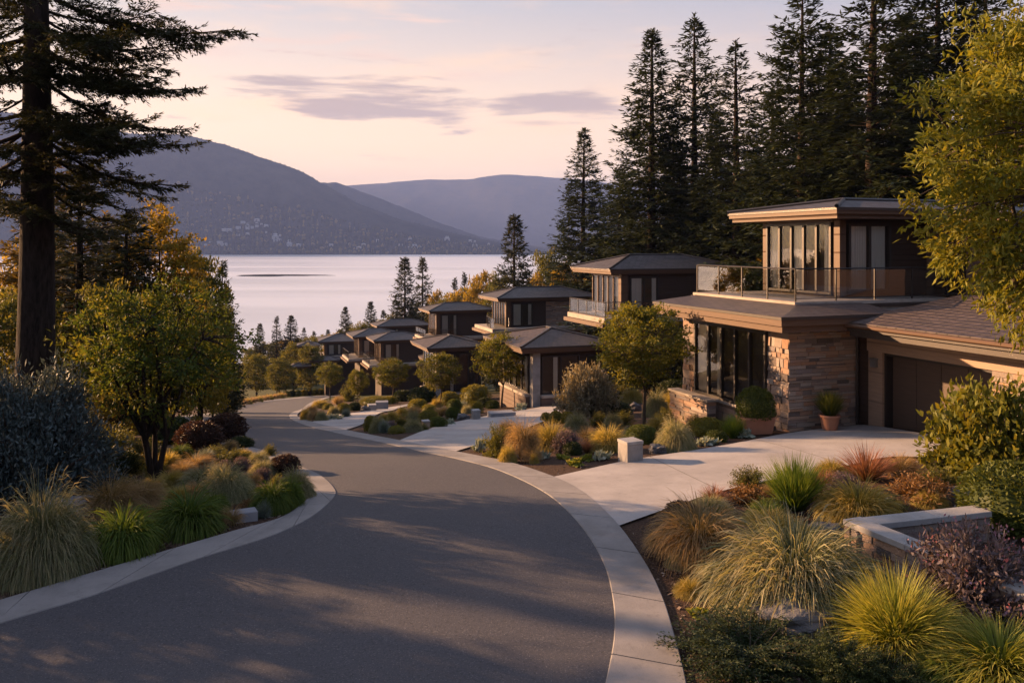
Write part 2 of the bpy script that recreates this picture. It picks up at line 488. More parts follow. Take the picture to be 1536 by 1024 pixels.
def hill_mat(name, a, c2, sc):
    m, b = new_mat(name); p = wpos(b)
    n = b.noise(p, sc, 6, 0.7); n2 = b.noise(p, sc * 0.12, 3, 0.5)
    c = b.mix(b.sstep(b.m('ADD', b.m('MULTIPLY', n, 0.6), b.m('MULTIPLY', n2, 0.4)), 0.35, 0.65), C4(a), C4(c2))
    return finish(m, b, principled(b, c, 1.0, normal=bump(b, n, 14.0), spec=0.0))


def ridge(name, prof, Y0, Y1, depth, label, mat, rough=1.0, nx=260, ny=46, seed=0.0):
    """a hill whose crest follows a skyline; it rises from the lake at Y0 to its crest at Y1 and falls behind"""
    xs = np.array([p[0] for p in prof], float); ys = np.array([p[1] for p in prof], float)
    px = np.linspace(xs[0], xs[-1], nx); crest = np.interp(px, xs, ys)
    u = (px - CX) / F
    V = np.zeros((ny, nx, 3))
    for k in range(ny):
        t = k / (ny - 1) * 1.35
        Y = Y0 + (Y1 - Y0) * t
        hc = (HY - crest) / F * Y1 - LZ                       # crest height above the lake
        s = np.where(t <= 1, np.sin(np.clip(t, 0, 1) * PI / 2) ** 1.15, 1 - (t - 1) * 1.3)
        X = u * Y
        nz = np.array([mnoise.fractal(Vector((x * 0.0022 + seed, Y * 0.0016, seed)), 1.0, 2.1, 5) for x in X])
        fine = np.array([mnoise.noise(Vector((x * 0.03, Y * 0.02, seed + 3))) for x in X])
        V[k, :, 0] = X; V[k, :, 1] = Y
        V[k, :, 2] = LZ - 3 + np.maximum(hc, 1) * s * (1 + 0.10 * rough * nz * min(1, 2.5 * abs(1 - t) + 0.15)) + fine * 5 * rough * s
    q = (np.arange(ny - 1)[:, None] * nx + np.arange(nx - 1)[None]).ravel()
    mb = MB(); mb.add(V.reshape(-1, 3), np.stack([q, q + 1, q + nx + 1, q + nx], -1))
    return tag(mb.build(name, mat, smooth=True), label, 'hill', kind='structure'), V


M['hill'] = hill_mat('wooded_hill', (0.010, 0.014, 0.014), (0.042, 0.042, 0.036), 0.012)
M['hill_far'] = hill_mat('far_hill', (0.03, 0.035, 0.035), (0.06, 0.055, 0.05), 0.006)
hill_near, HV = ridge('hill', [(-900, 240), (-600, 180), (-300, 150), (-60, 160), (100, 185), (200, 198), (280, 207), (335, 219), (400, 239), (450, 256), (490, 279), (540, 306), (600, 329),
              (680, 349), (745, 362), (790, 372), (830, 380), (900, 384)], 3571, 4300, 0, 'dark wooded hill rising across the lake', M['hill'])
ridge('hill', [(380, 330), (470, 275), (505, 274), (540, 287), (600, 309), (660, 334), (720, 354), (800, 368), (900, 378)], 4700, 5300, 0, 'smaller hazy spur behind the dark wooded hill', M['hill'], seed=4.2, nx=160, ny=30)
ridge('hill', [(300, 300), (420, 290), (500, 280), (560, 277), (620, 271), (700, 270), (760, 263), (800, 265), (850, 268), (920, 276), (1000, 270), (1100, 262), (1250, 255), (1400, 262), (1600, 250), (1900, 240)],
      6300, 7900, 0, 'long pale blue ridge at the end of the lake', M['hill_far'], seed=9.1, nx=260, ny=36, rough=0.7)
p = Vector(((415 - CX) / F * 1100, 1100, LZ)); mb = MB()
th = np.linspace(0, 2 * PI, 49)[:-1]; rr = [1 + 0.3 * math.sin(3 * t + 1) + 0.15 * math.sin(7 * t) for t in th]
for k, (s, h) in enumerate(((1.0, -0.4), (0.72, 0.7), (0.3, 1.1))):
    pass
rings = [np.column_stack([p.x + np.cos(th) * 60 * s * rr, p.y + np.sin(th) * 26 * s * rr, np.full(48, LZ + h)]) for s, h in ((1, -0.4), (0.75, 0.8), (0.3, 1.5))]
j = np.arange(48); kq = (j + 1) % 48
mb.add(np.vstack(rings), np.vstack([np.stack([a * 48 + j, a * 48 + kq, a * 48 + 48 + kq, a * 48 + 48 + j], -1) for a in range(2)])); mb.add(rings[2], [tuple(range(48))])
tag(mb.build('sandbar', M['hill'], smooth=True), 'low dark spit of land in the calm lake', 'sandbar', kind='structure')

# ------------------------------------------------------------------ evening haze: one closed box of even air
def haze():
    m, b = new_mat('haze_air'); v = b.new('ShaderNodeVolumePrincipled')
    v.inputs['Color'].default_value = (0.30, 0.44, 0.95, 1); v.inputs['Density'].default_value = HAZE_DENSITY
    finish(m, b, None, v.outputs[0])
    mb = MB(); mb.box(-6500, 6500, -1200, 12500, -86, 1010)
    tag(mb.build('haze', m), 'thin evening haze over the lake and hills', 'haze', kind='stuff')
HAZE_DENSITY = 9e-5
haze()

# ------------------------------------------------------------------ houses
def siding(name, col, pitch, rough=0.65):
    m, b = new_mat(name); co = objco(b); x, y, z = b.sep(co)
    sx = b.m('ADD', x, y)
    n = b.noise(b.comb(b.m('MULTIPLY', sx, 0.6), b.m('MULTIPLY', sx, 0.6), b.m('MULTIPLY', z, 9.0)), 2.0, 5, 0.6)
    c = b.mix(n, C4([k * 0.7 for k in col]), C4([k * 1.3 for k in col]))
    fr = b.m('FRACT', b.m('DIVIDE', z, pitch)); h = b.m('MULTIPLY', b.sstep(fr, 0.0, 0.09), 1.0)
    c = b.mix(b.m('MULTIPLY', b.m('SUBTRACT', 1.0, h), 0.6), c, C4([k * 0.4 for k in col]))
    return finish(m, b, principled(b, c, rough, normal=bump(b, b.m('ADD', h, b.m('MULTIPLY', n, 0.15)), 0.012), spec=0.3))


def roof_mat(name, col, course=0.30, tile=0.42):
    m, b = new_mat(name); co = objco(b)
    br = b.new('ShaderNodeTexBrick'); b.l.new(co, br.inputs['Vector'])
    br.inputs['Scale'].default_value = 1.0; br.inputs['Brick Width'].default_value = tile; br.inputs['Row Height'].default_value = course
    br.inputs['Mortar Size'].default_value = 0.022; br.inputs['Color1'].default_value = C4([k * 0.75 for k in col]); br.inputs['Color2'].default_value = C4([k * 1.25 for k in col])
    br.inputs['Mortar'].default_value = C4([k * 0.35 for k in col])
    x, y, z = b.sep(co); n = b.noise(co, 3.0, 5, 0.6)
    c = b.mix(b.m('MULTIPLY', b.sstep(n, 0.4, 0.7), 0.35), br.outputs[0], C4([k * 1.5 for k in col]))
    fr = b.m('FRACT', b.m('DIVIDE', y, course))
    return finish(m, b, principled(b, c, 0.55, normal=bump(b, b.m('ADD', fr, b.m('MULTIPLY', br.outputs['Fac'], -0.5)), 0.03), spec=0.35))


def stone_mat():
    m, b = new_mat('ledge_stone'); co = objco(b)
    c = b.ramp(attr(b), [(0.0, (0.10, 0.08, 0.075)), (0.2, (0.22, 0.175, 0.155)), (0.4, (0.36, 0.30, 0.26)), (0.55, (0.40, 0.25, 0.165)), (0.7, (0.29, 0.22, 0.19)), (0.82, (0.36, 0.20, 0.12)), (0.92, (0.22, 0.19, 0.19)), (1.0, (0.50, 0.44, 0.38))])
    n = b.noise(co, 9, 6, 0.7)
    c = b.mix(b.m('MULTIPLY', n, 0.7), c, b.mix(0.5, c, C4((0.12, 0.10, 0.09))))
    return finish(m, b, principled(b, c, 0.9, normal=bump(b, b.noise(co, 18, 6, 0.7), 0.03), spec=0.2))


def glass_mat(nm='window_glass', k1=0.9, k0=0.04, tint=0.86):
    m, b = new_mat(nm)
    t = b.new('ShaderNodeBsdfTransparent'); t.inputs[0].default_value = (tint, tint + 0.01, tint + 0.01, 1)
    gl = b.new('ShaderNodeBsdfGlossy'); gl.inputs['Roughness'].default_value = 0.015
    n = bump(b, b.noise(objco(b), 0.8, 2, 0.5), 0.01, 0.35); b.l.new(n, gl.inputs['Normal'])
    f = b.new('ShaderNodeFresnel'); f.inputs[0].default_value = 1.55
    k = b.m('ADD', b.m('MULTIPLY', f.outputs[0], k1), k0, clamp=True)
    x = b.new('ShaderNodeMixShader'); b.l.new(k, x.inputs[0]); b.l.new(t.outputs[0], x.inputs[1]); b.l.new(gl.outputs[0], x.inputs[2])
    return finish(m, b, x.outputs[0])


def curtain_mat():
    m, b = new_mat('curtain_cloth')
    d = principled(b, C4((0.80, 0.76, 0.68)), 0.9); return finish(m, b, d)


M['wood'] = siding('dark_wood_siding', (0.048, 0.029, 0.021), 0.19)
M['wood2'] = siding('brown_wall_boards', (0.115, 0.076, 0.058), 0.28)
M['fascia'] = siding('stained_fascia_boards', (0.092, 0.050, 0.029), 0.6, 0.55)
M['beam'] = siding('tan_beam', (0.29, 0.20, 0.145), 0.9, 0.6)
M['metal'] = plain('dark_bronze_metal', (0.035, 0.028, 0.025), 0.45, 0.3)
M['drip'] = plain('dark_drip_edge', (0.05, 0.04, 0.036), 0.4, 0.2)
M['roof'] = roof_mat('slate_roof_tiles', (0.075, 0.062, 0.062))
M['rooft'] = roof_mat('brown_roof_tiles', (0.070, 0.048, 0.042), 0.34, 0.30)
M['stone'] = stone_mat()
M['glass'] = glass_mat(); M['railglass'] = glass_mat('rail_glass', 0.45, 0.03, 0.88)
M['curtain'] = curtain_mat()
M['dark'] = plain('painted_dim_interior', (0.05, 0.036, 0.027), 0.8, 0, 1.2, 0.6)
M['deckstone'] = concrete('deck_edge', (0.34, 0.29, 0.25), 1.5)
M['gdoor'] = siding('garage_door_boards', (0.075, 0.05, 0.038), 3.0, 0.5)
M['terracotta'] = plain('terracotta', (0.36, 0.16, 0.095), 0.85, 0, 6, 0.2, 30)
M['steel'] = plain('grey_lamp_metal', (0.22, 0.23, 0.25), 0.4, 0.6)


def rail_tube(mb, a, b_, r=0.02): mb.tube([a, b_], [r, r], 6)


def roof_block(parent, w0, w1, u0, u1, z, th, rise, mat='roof', top_inner=None, name='roof'):
    """low hipped roof: eave slab with a stepped fascia; returns the roof part"""
    mb = MB(); ww, uu = w1 - w0, u1 - u0; e = z + th + 0.012
    lip = 0.05
    x0, x1, y0, y1 = w0 - lip, w1 + lip, u0 - lip, u1 + lip
    if top_inner:
        a0, a1, b0, b1 = top_inner
        V = [(x0, y0, e), (x1, y0, e), (x1, y1, e), (x0, y1, e), (a0, b0, e + rise), (a1, b0, e + rise), (a1, b1, e + rise), (a0, b1, e + rise)]
        mb.add(V, [(0, 1, 5, 4), (1, 2, 6, 5), (2, 3, 7, 6), (3, 0, 4, 7)])
    else:
        if ww >= uu: k = uu * 0.5; A, B = (x0 + k, (y0 + y1) / 2, e + rise), (x1 - k, (y0 + y1) / 2, e + rise); rg = 0
        else: k = ww * 0.5; A, B = ((x0 + x1) / 2, y0 + k, e + rise), ((x0 + x1) / 2, y1 - k, e + rise); rg = 1
        P = [(x0, y0, e), (x1, y0, e), (x1, y1, e), (x0, y1, e)]
        if rg == 0: mb.add(P + [A, B], [(0, 1, 5, 4), (2, 3, 4, 5)]); mb.add(P + [A, B], [(3, 0, 4), (1, 2, 5)])
        else: mb.add(P + [A, B], [(1, 2, 5, 4), (3, 0, 4, 5)]); mb.add(P + [A, B], [(0, 1, 4), (2, 3, 5)])
    r = mb.build(name, M[mat], parent)
    if not top_inner:                                   # ridge and hip caps
        cp = MB(); k = Vector((0, 0, 0.03))
        prs = [(A, B)] + ([(P[0], A), (P[3], A), (P[1], B), (P[2], B)] if rg == 0 else [(P[0], A), (P[1], A), (P[2], B), (P[3], B)])
        for a, b_ in prs:
            if (Vector(a) - Vector(b_)).length > 0.05: cp.tube([Vector(a) + k, Vector(b_) + k], [0.07, 0.07], 6)
        cp.build('ridge_cap', M['drip'], r)
    fb = MB()
    fb.box(w0, w1, u0, u1, z + th * 0.42, z + th - 0.006)
    i = 0.09; fb.box(w0 + i, w1 - i, u0 + i, u1 - i, z, z + th * 0.42 - 0.003)
    fb.build('fascia', M['fascia'], r)
    db = MB(); l2 = 0.035
    for (p, q) in (((w0 - l2, u0 - l2), (w1 + l2, u0)), ((w0 - l2, u1), (w1 + l2, u1 + l2)), ((w0 - l2, u0), (w0, u1)), ((w1, u0), (w1 + l2, u1))):
        db.box(p[0], q[0], p[1], q[1], z + th - 0.075, z + th + 0.006)
    db.build('drip_edge', M['drip'], r)
    return r


def window(parent, side, a0, a1, z0, z1, face, n, curtains=(), wood='metal', depth=0.16, lights=()):
    """a window bay on a wall: side 'W' lies at w=face looking -w and runs along u; 'S' lies at u=face looking -u and runs along w"""
    def bx(mb, s0, s1, d0, d1, zz0, zz1, **k):
        if side == 'W': mb.box(face - d1, face - d0, s0, s1, zz0, zz1, **k)
        elif side == 'S': mb.box(s0, s1, face - d1, face - d0, zz0, zz1, **k)
    fr = MB(); t = 0.085
    bx(fr, a0, a1, 0, depth, z0, z0 + t); bx(fr, a0, a1, 0, depth, z1 - t, z1)
    bx(fr, a0, a0 + t, 0, depth - 0.002, z0 + t, z1 - t); bx(fr, a1 - t, a1, 0, depth - 0.002, z0 + t, z1 - t)
    pw = (a1 - a0 - 2 * t) / n
    for k in range(1, n):
        c = a0 + t + pw * k; bx(fr, c - 0.045, c + 0.045, 0.02, depth - 0.012, z0 + t, z1 - t)
    f = fr.build('window', M[wood], parent)
    bk = MB(); bx(bk, a0 + t, a1 - t, 0.002, 0.012, z0 + t, z1 - t); bk.build('dim_room_plate', M['dark'], f)  # thin dark plate on the wall, the unlit room's gloom painted in
    for k in range(n):
        pb = MB(); s0 = a0 + t + pw * k + 0.03; s1 = a0 + t + pw * (k + 1) - 0.03; d = depth * 0.62
        if side == 'W': pb.add([(face - d, s1, z0 + t), (face - d, s0, z0 + t), (face - d, s0, z1 - t), (face - d, s1, z1 - t)], [(0, 1, 2, 3)])
        else: pb.add([(s0, face - d, z0 + t), (s1, face - d, z0 + t), (s1, face - d, z1 - t), (s0, face - d, z1 - t)], [(0, 1, 2, 3)])
        pb.build('pane', M['glass'], f)
    for (c0, c1) in curtains:                            # pleated curtains, given as fractions of the bay
        s0 = a0 + t + (a1 - a0 - 2 * t) * c0; s1 = a0 + t + (a1 - a0 - 2 * t) * c1; N = max(6, int((s1 - s0) / 0.022))
        ss = np.linspace(s0, s1, N); ph = np.random.default_rng(int(abs(s0) * 97) + N).uniform(0, 6)
        dd = 0.036 + 0.014 * np.sin(ss * 62 + ph) + 0.006 * np.sin(ss * 23 + ph)
        cb = MB()
        for zz in (z0 + t + 0.02, z1 - t - 0.01): pass
        lo = np.column_stack([face - dd, ss, np.full(N, z0 + t + 0.02)]) if side == 'W' else np.column_stack([ss, face - dd, np.full(N, z0 + t + 0.02)])
        hi = lo.copy(); hi[:, 2] = z1 - t - 0.01
        i = np.arange(N - 1); cb.add(np.vstack([lo, hi]), np.stack([i, i + 1, N + i + 1, N + i], -1)); cb.build('curtain', M['curtain'], f, True)
    return f


def railing(parent, pts, z, h=1.02, step=1.25, glass=True, skip_first=False):
    """glass balustrade along plan points: metal posts and rails, glass panels"""
    mb = MB(); root = None; gl = []
    for a, b_ in zip(pts[:-1], pts[1:]):
        a, b_ = Vector((a[0], a[1], z)), Vector((b_[0], b_[1], z)); L = (b_ - a).length; n = max(1, round(L / step))
        rail_tube(mb, a + Vector((0, 0, h)), b_ + Vector((0, 0, h)), 0.026); rail_tube(mb, a + Vector((0, 0, 0.09)), b_ + Vector((0, 0, 0.09)), 0.014)
        for k in range(n + 1):
            p = a.lerp(b_, k / n); mb.box(p.x - 0.02, p.x + 0.02, p.y - 0.02, p.y + 0.02, z, z + h)
            if k < n:
                q = a.lerp(b_, (k + 1) / n); d = (q - p).normalized() * 0.04; gl.append((p + d, q - d))
    r = mb.build('railing', M['metal'], parent)
    for p, q in gl if glass else ():
        nn = Vector((-(q - p).y, (q - p).x, 0)).normalized() * 0.005; up = Vector((0, 0, h - 0.05)); lo = Vector((0, 0, 0.11))
        pb = MB(); pb.hexa([p - nn + lo, q - nn + lo, p + nn + lo, q + nn + lo, p - nn + up, q - nn + up, p + nn + up, q + nn + up]); pb.build('glass_panel', M['railglass'], r)
    return r


def ledgestone(mb, side, a0, a1, z0, z1, face, rng, rough=False, dmax=0.055):
    """courses of split stones standing proud of a wall face"""
    z = z0
    while z < z1 - 0.02:
        h = rng.uniform(0.06, 0.15) if not rough else rng.uniform(0.14, 0.30)
        h = min(h, z1 - z)
        if z1 - z - h < 0.04: h = z1 - z
        a = a0
        while a < a1 - 0.01:
            l = rng.uniform(0.22, 0.75) if not rough else rng.uniform(0.16, 0.46)
            if a1 - a - l < 0.12: l = a1 - a
            parts = [(z, z + h)]
            if not rough and h > 0.1 and rng.random() < 0.35: c = z + h * rng.uniform(0.4, 0.6); parts = [(z, c), (c, z + h)]
            for (p, q) in parts:
                d = rng.uniform(0.008, dmax); gp = 0.006 if not rough else 0.012
                j = rng.uniform(-0.008, 0.008, 8) if not rough else rng.uniform(-0.022, 0.022, 8)
                A, B, P, Q = a + gp, a + l - gp, p + gp, q - gp
                t = rng.beta(1.3, 1.3)
                if side == 'W':
                    f = face; v = [(f - d + j[0], A, P), (f, A, P), (f - d + j[1], B, P), (f, B, P), (f - d + j[2], A + j[4] * .4, Q + j[6] * .3), (f, A, Q), (f - d + j[3], B + j[5] * .4, Q + j[7] * .3), (f, B, Q)]
                    v = [v[0], v[1], v[2], v[3], v[4], v[5], v[6], v[7]]
                else:
                    f = face; v = [(A, f - d + j[0], P), (B, f - d + j[1], P), (A, f, P), (B, f, P), (A + j[4] * .4, f - d + j[2], Q + j[6] * .3), (B + j[5] * .4, f - d + j[3], Q + j[7] * .3), (A, f, Q), (B, f, Q)]
                mb.hexa(v, t)
            a += l
        z += h


def stone_house():
    th = math.radians(20); B = Vector((8.30, 25.0, -5.66))
    r = empty('house', B, th)
    tag(r, 'large two-storey stone and dark timber house with open garage, nearest of the row', 'house', 'modern houses stepping down the hillside')
    rng = np.random.default_rng(3)
    # ground floor
    wl = MB()
    wl.box(0.07, 9.0, 0.07, 6.0, -1.0, 3.14); wl.box(2.62, 9.0, -0.42, 0.07, -0.5, 2.9)
    wl.build('wall', M['wood'], r)
    st = MB()
    st.box(0.0, 0.07, 0.0, 0.98, -0.6, 3.14, 0.15); st.box(0.0, 2.55, 0.0, 0.07, -0.6, 3.14, 0.15)
    st.box(0.0, 0.07, 5.05, 5.9, -1.2, 3.14, 0.15)
    ledgestone(st, 'W', -0.03, 0.98, -0.3, 3.12, 0.0, rng, True); ledgestone(st, 'S', -0.02, 2.56, -0.3, 3.12, 0.0, rng)
    ledgestone(st, 'W', 5.05, 5.9, -1.0, 3.12, 0.0, rng, True)
    st.box(-0.02, 0.07, 0.98, 5.05, -1.2, 0.35, 0.15); ledgestone(st, 'W', 0.98, 5.05, -0.9, 0.35, -0.02, rng, True)
    st.build('stone_wall', M['stone'], r)
    lw = MB(); lw.box(-0.72, -0.42, 3.2, 5.6, -1.2, 0.45, 0.2); ledgestone(lw, 'W', 3.2, 5.6, -1.0, 0.44, -0.72, rng); ledgestone(lw, 'S', -0.72, -0.42, -1.0, 0.44, 3.2, rng)
    l = lw.build('low_stone_wall', M['stone'], r); cp = MB(); cp.box(-0.80, -0.36, 3.12, 5.65, 0.453, 0.52); cp.build('cap', M['deckstone'], l)
    sb = MB(); sb.box(-0.14, -0.02, 0.99, 5.04, 0.352, 0.44); sb.build('window_sill', M['deckstone'], r)
    window(r, 'W', 0.99, 5.04, 0.442, 2.98, 0.06, 5, curtains=((0.79, 0.99), (0.60, 0.70)), depth=0.17)
    hd = MB(); hd.box(-0.08, 0.06, 0.99, 5.04, 2.982, 3.14); hd.build('header_beam', M['beam'], r)
    # lower roof and balcony deck
    roof_block(r, -1.0, 3.35, -0.95, 6.3, 3.15, 0.45, 0.22, 'rooft', (0.85, 3.3, 0.62, 6.2), 'lower_roof')
    dk = MB(); dk.box(0.72, 9.0, 0.62, 6.4, 3.55, 3.90); d = dk.build('balcony_deck', M['deckstone'], r)
    de = MB(); de.box(0.63, 8.9, 0.53, 0.62, 3.70, 3.80); de.box(0.63, 0.72, 0.62, 6.4, 3.70, 3.80); de.build('deck_trim', M['drip'], d)
    railing(r, [(0.85, 6.3), (0.85, 0.75), (7.1, 0.75)], 3.902, 1.02, 1.5)
    # upper pavilion
    pv = MB(); pv.box(3.42, 11.5, 1.72, 5.6, 3.5, 6.52); pv.box(7.25, 12.5, -1.1, 1.72, 2.9, 6.2); pv.build('upper_wall', M['wood'], r)
    bw = MB(); bw.box(7.18, 7.25, -1.17, 1.72, 3.4, 6.2); bw.box(7.25, 12.5, -1.17, -1.1, 3.0, 6.2); bw.build('side_wall', M['wood2'], r)
    window(r, 'W', 1.95, 5.4, 4.0, 6.44, 3.42, 5, curtains=((0.02, 0.12), (0.40, 0.62), (0.80, 0.98)), depth=0.18)
    window(r, 'S', 3.66, 5.45, 4.08, 6.40, 1.72, 2, curtains=((0.01, 0.97),), depth=0.18)
    window(r, 'W', 0.1, 0.85, 4.0, 5.9, 7.18, 1, depth=0.1); window(r, 'S', 7.9, 9.2, 3.9, 5.6, -1.17, 2, depth=0.1)
    po = MB(); po.box(3.30, 3.56, 1.58, 1.86, 3.985, 6.5); po.box(3.26, 3.42, 5.42, 5.6, 3.985, 6.5); po.box(3.28, 3.42, 1.9, 5.42, 6.44, 6.53); po.build('corner_post', M['fascia'], r)
    roof_block(r, 2.45, 12.6, 0.75, 6.6, 6.53, 0.34, 0.42, 'roof', None, 'upper_roof')
    roof_block(r, 6.3, 13.5, -2.1, 0.54, 6.22, 0.36, 0.35, 'roof', None, 'side_roof')
    # garage wing towards the lane
    gw = MB(); gw.box(3.05, 9.0, -6.6, -0.43, -0.4, 2.9); gw.build('garage_wall', M['wood'], r)
    pl = MB(); pl.box(2.62, 3.05, -0.98, -0.42, -0.4, 2.45); pl.build('tan_pillar', M['beam'], r)
    bm = MB(); bm.box(2.58, 3.05, -6.4, -0.40, 2.452, 2.9); bm.build('garage_beam', M['beam'], r)
    ps = MB(); ps.box(2.62, 3.05, -5.75, -4.72, -0.4, 2.45, 0.2); ledgestone(ps, 'W', -5.75, -4.72, -0.3, 2.44, 2.62, rng); ledgestone(ps, 'S', 2.6, 4.6, -0.3, 2.44, -5.75, rng); ps.box(3.05, 4.6, -5.75, -5.6, -0.4, 2.9, 0.2); ps.build('stone_pillar', M['stone'], r)
    jb = MB(); jb.box(2.70, 3.05, -1.06, -0.98, -0.2, 2.45); jb.box(2.70, 3.05, -4.72, -4.64, -0.2, 2.45); jb.box(2.70, 3.05, -4.64, -1.06, 2.36, 2.45); jb.build('garage_frame', M['metal'], r)
    gd = MB()
    for k in range(4):
        a = -4.62 + k * 0.8875; gd.box(2.93, 3.03, a + 0.008, a + 0.8795, 0.0, 2.36)
    gdo = gd.build('garage_door', M['gdoor'], r)
    hb = MB(); hb.box(2.885, 2.93, -2.92, -2.76, 0.42, 0.46); hb.build('handle', M['steel'], gdo)
    dp = MB(); dp.tube([(2.46, -0.14, 3.14), (2.46, -0.12, 1.5), (2.46, -0.12, -0.05)], [0.04] * 3, 8); dp.build('downpipe', M['metal'], r)
    rf = MB(); e0, e1 = 3.36, 4.10
    V = [(1.42, -7.2, e0), (1.42, -0.75, e0), (5.6, -1.12, e1), (5.6, -7.2, e1)]
    rf.add(V, [(0, 3, 2, 1)]); ro = rf.build('garage_roof', M['rooft'], r)
    rw = MB()                                              # raised tile courses, one batten roll per row
    for k in range(14):
        t = k / 14; x = 1.42 + 4.18 * t; z = e0 + (e1 - e0) * t
        rw.hexa([(x, -7.2, z + 0.004), (x + 0.30, -7.2, z + 0.070), (x, -0.75 - 0.37 * t, z + 0.004), (x + 0.30, -0.75 - 0.37 * t, z + 0.070),
                 (x, -7.2, z + 0.035), (x + 0.30, -7.2, z + 0.082), (x, -0.75 - 0.37 * t, z + 0.035), (x + 0.30, -0.75 - 0.37 * t, z + 0.082)])
    rw.build('tile_course', M['rooft'], ro)
    gf = MB(); gf.box(1.42, 1.62, -7.2, -0.75, 3.16, 3.352); gf.box(1.55, 1.75, -7.2, -0.82, 2.98, 3.157); gf.box(1.62, 5.6, -0.95, -0.75, 3.16, 3.352); gf.box(1.62, 5.6, -7.2, -0.96, 3.0, 3.10); gf.build('fascia', M['drip'], ro)
    gt = MB(); gt.tube([(1.37, -7.2, 3.30), (1.37, -0.72, 3.30)], [0.06, 0.06], 8); gt.build('gutter', M['fascia'], ro)
    lp = MB(); lp.box(2.50, 2.62, -0.80, -0.60, 1.98, 2.22); lp.box(2.47, 2.62, -0.83, -0.57, 2.222, 2.25); tagp = lp.build('wall_lamp', M['steel'], r)
    return r


def slope_house(label, B, deg, low, pav, base=-4.0, stonepanel=None, curved=False, rail=True, roofs=()):
    """a house lower on the slope. B: ground point at the front corner of its lower wing. low / pav: (w0, w1, u0, u1, z0, z1) of each block"""
    r = empty('house', B, math.radians(deg)); tag(r, label, 'house', 'modern houses stepping down the hillside')
    rng = np.random.default_rng(int(abs(B[1]) * 10))
    if low:
        w0, w1, u0, u1, z1 = low
        a = MB(); a.box(w0, w1, u0, u1, base, z1); a.build('wall', M['wood'], r)
        k = MB(); k.box(w0 - 0.06, w0 + 0.42, u0 - 0.06, u0 + 0.42, base, z1 - 0.003, 0.5); k.build('corner_pillar', M['block'], r)
        f = MB(); f.box(w0 + 0.42, w0 + 2.6, u0 - 0.35, u0 - 0.002, base, 0.62); f.box(w0 - 0.35, w0 - 0.002, u0 + 0.42, u1 - 0.5, base, 0.62); pl_ = f.build('plinth', M['wood2'], r)
        c = MB(); c.box(w0 + 0.42, w0 + 2.7, u0 - 0.42, u0 - 0.065, 0.623, 0.78); c.box(w0 - 0.42, w0 - 0.065, u0 + 0.42, u1 - 0.4, 0.623, 0.78); c.build('plinth_cap', M['deckstone'], pl_)
        window(r, 'S', w0 + 0.5, min(w0 + 3.0, w1 - 0.3), 0.8, z1 - 0.25, u0, 2, curtains=((0.30, 0.42),), depth=0.14)
        window(r, 'S', w0 + 3.5, min(w0 + 4.6, w1 - 0.2), 0.4, z1 - 0.35, u0, 1, depth=0.14)
        window(r, 'W', u0 + 0.6, u1 - 0.6, 0.8, z1 - 0.25, w0, 4, curtains=((0.05, 0.16), (0.55, 0.66)), depth=0.14)
        roof_block(r, w0 - 1.0, w1 + 0.6, u0 - 0.6, u1 + 1.0, z1, 0.36, 0.75, 'rooft', None, 'lower_roof')
    w0, w1, u0, u1, z0, z1 = pav
    a = MB(); a.box(w0, w1, u0, u1, z0 - 0.6 if low else base, z1); a.build('upper_wall', M['wood'], r)
    if not low:
        window(r, 'S', w0 + 0.4, w0 + 3.0, z0 - 2.9, z0 - 0.9, u0, 2, depth=0.12)
    d = MB(); d.box(w0 - 1.9, w1, u0 - 1.15, u1, z0 - 0.32, z0 - 0.01); dk = d.build('balcony_deck', M['deckstone'], r)
    d2 = MB(); d2.box(w0 - 2.15, w1, u0 - 1.4, u1 + 0.1, z0 - 0.58, z0 - 0.325); d2.build('deck_fascia', M['fascia'], dk)
    if rail:
        if curved: arc = [(w0 - 1.8 * math.sin(t) , u1 * 0 + u0 + (u1 - u0) * 0.9 - (u1 - u0 + 0.9) * (1 - math.cos(t))) for t in np.linspace(0.15, PI / 2, 7)] + [(w0 - 0.2, u0 - 1.0)]
        else: arc = [(w0 - 1.8, u1 - 0.2), (w0 - 1.8, u0 - 1.05), (w0 + 2.2, u0 - 1.05)]
        railing(r, arc, z0 - 0.008, 1.0, 1.3)
    window(r, 'W', u0 + 0.25, u1 - 0.3, z0 + 0.04, z1 - 0.12, w0, 5, curtains=((0.04, 0.13), (0.38, 0.52), (0.80, 0.95)), depth=0.15, wood='fascia')
    window(r, 'S', w0 + 0.5, w0 + 2.6, z0 + 0.1, z1 - 0.2, u0, 2, curtains=((0.02, 0.40), (0.80, 0.97)), depth=0.14)
    pc = MB(); pc.box(w0 - 0.18, w0 + 0.3, u0 - 0.12, u0 + 0.2, z0, z1 - 0.002); pc.build('corner_post', M['fascia'], r)
    if stonepanel:
        sp = MB(); s0, s1 = stonepanel; sp.box(s0, s1, u0 - 0.05, u0 - 0.002, z0 - 0.3, z1 - 0.1, 0.6); ledgestone(sp, 'S', s0, s1, z0 - 0.3, z1 - 0.1, u0 - 0.05, rng); sp.build('stone_panel', M['stone'], r)
    roof_block(r, w0 - 1.15, w1 + 1.0, u0 - 0.5, u1 + 1.1, z1, 0.34, 0.13 * min(w1 - w0 + 2, u1 - u0 + 2), 'roof', None, 'upper_roof')
    for (q0, q1, q2, q3, q4) in roofs:
        roof_block(r, q0, q1, q2, q3, q4, 0.3, 0.5, 'roof', None, 'side_roof')
    return r


stone_house()


def at(px, Y, z=None):
    X = (px - CX) / F * Y
    return (X, Y, float(g(X, Y)) if z is None else z)


def zpx(y, Y): return -(y - HY) / F * Y


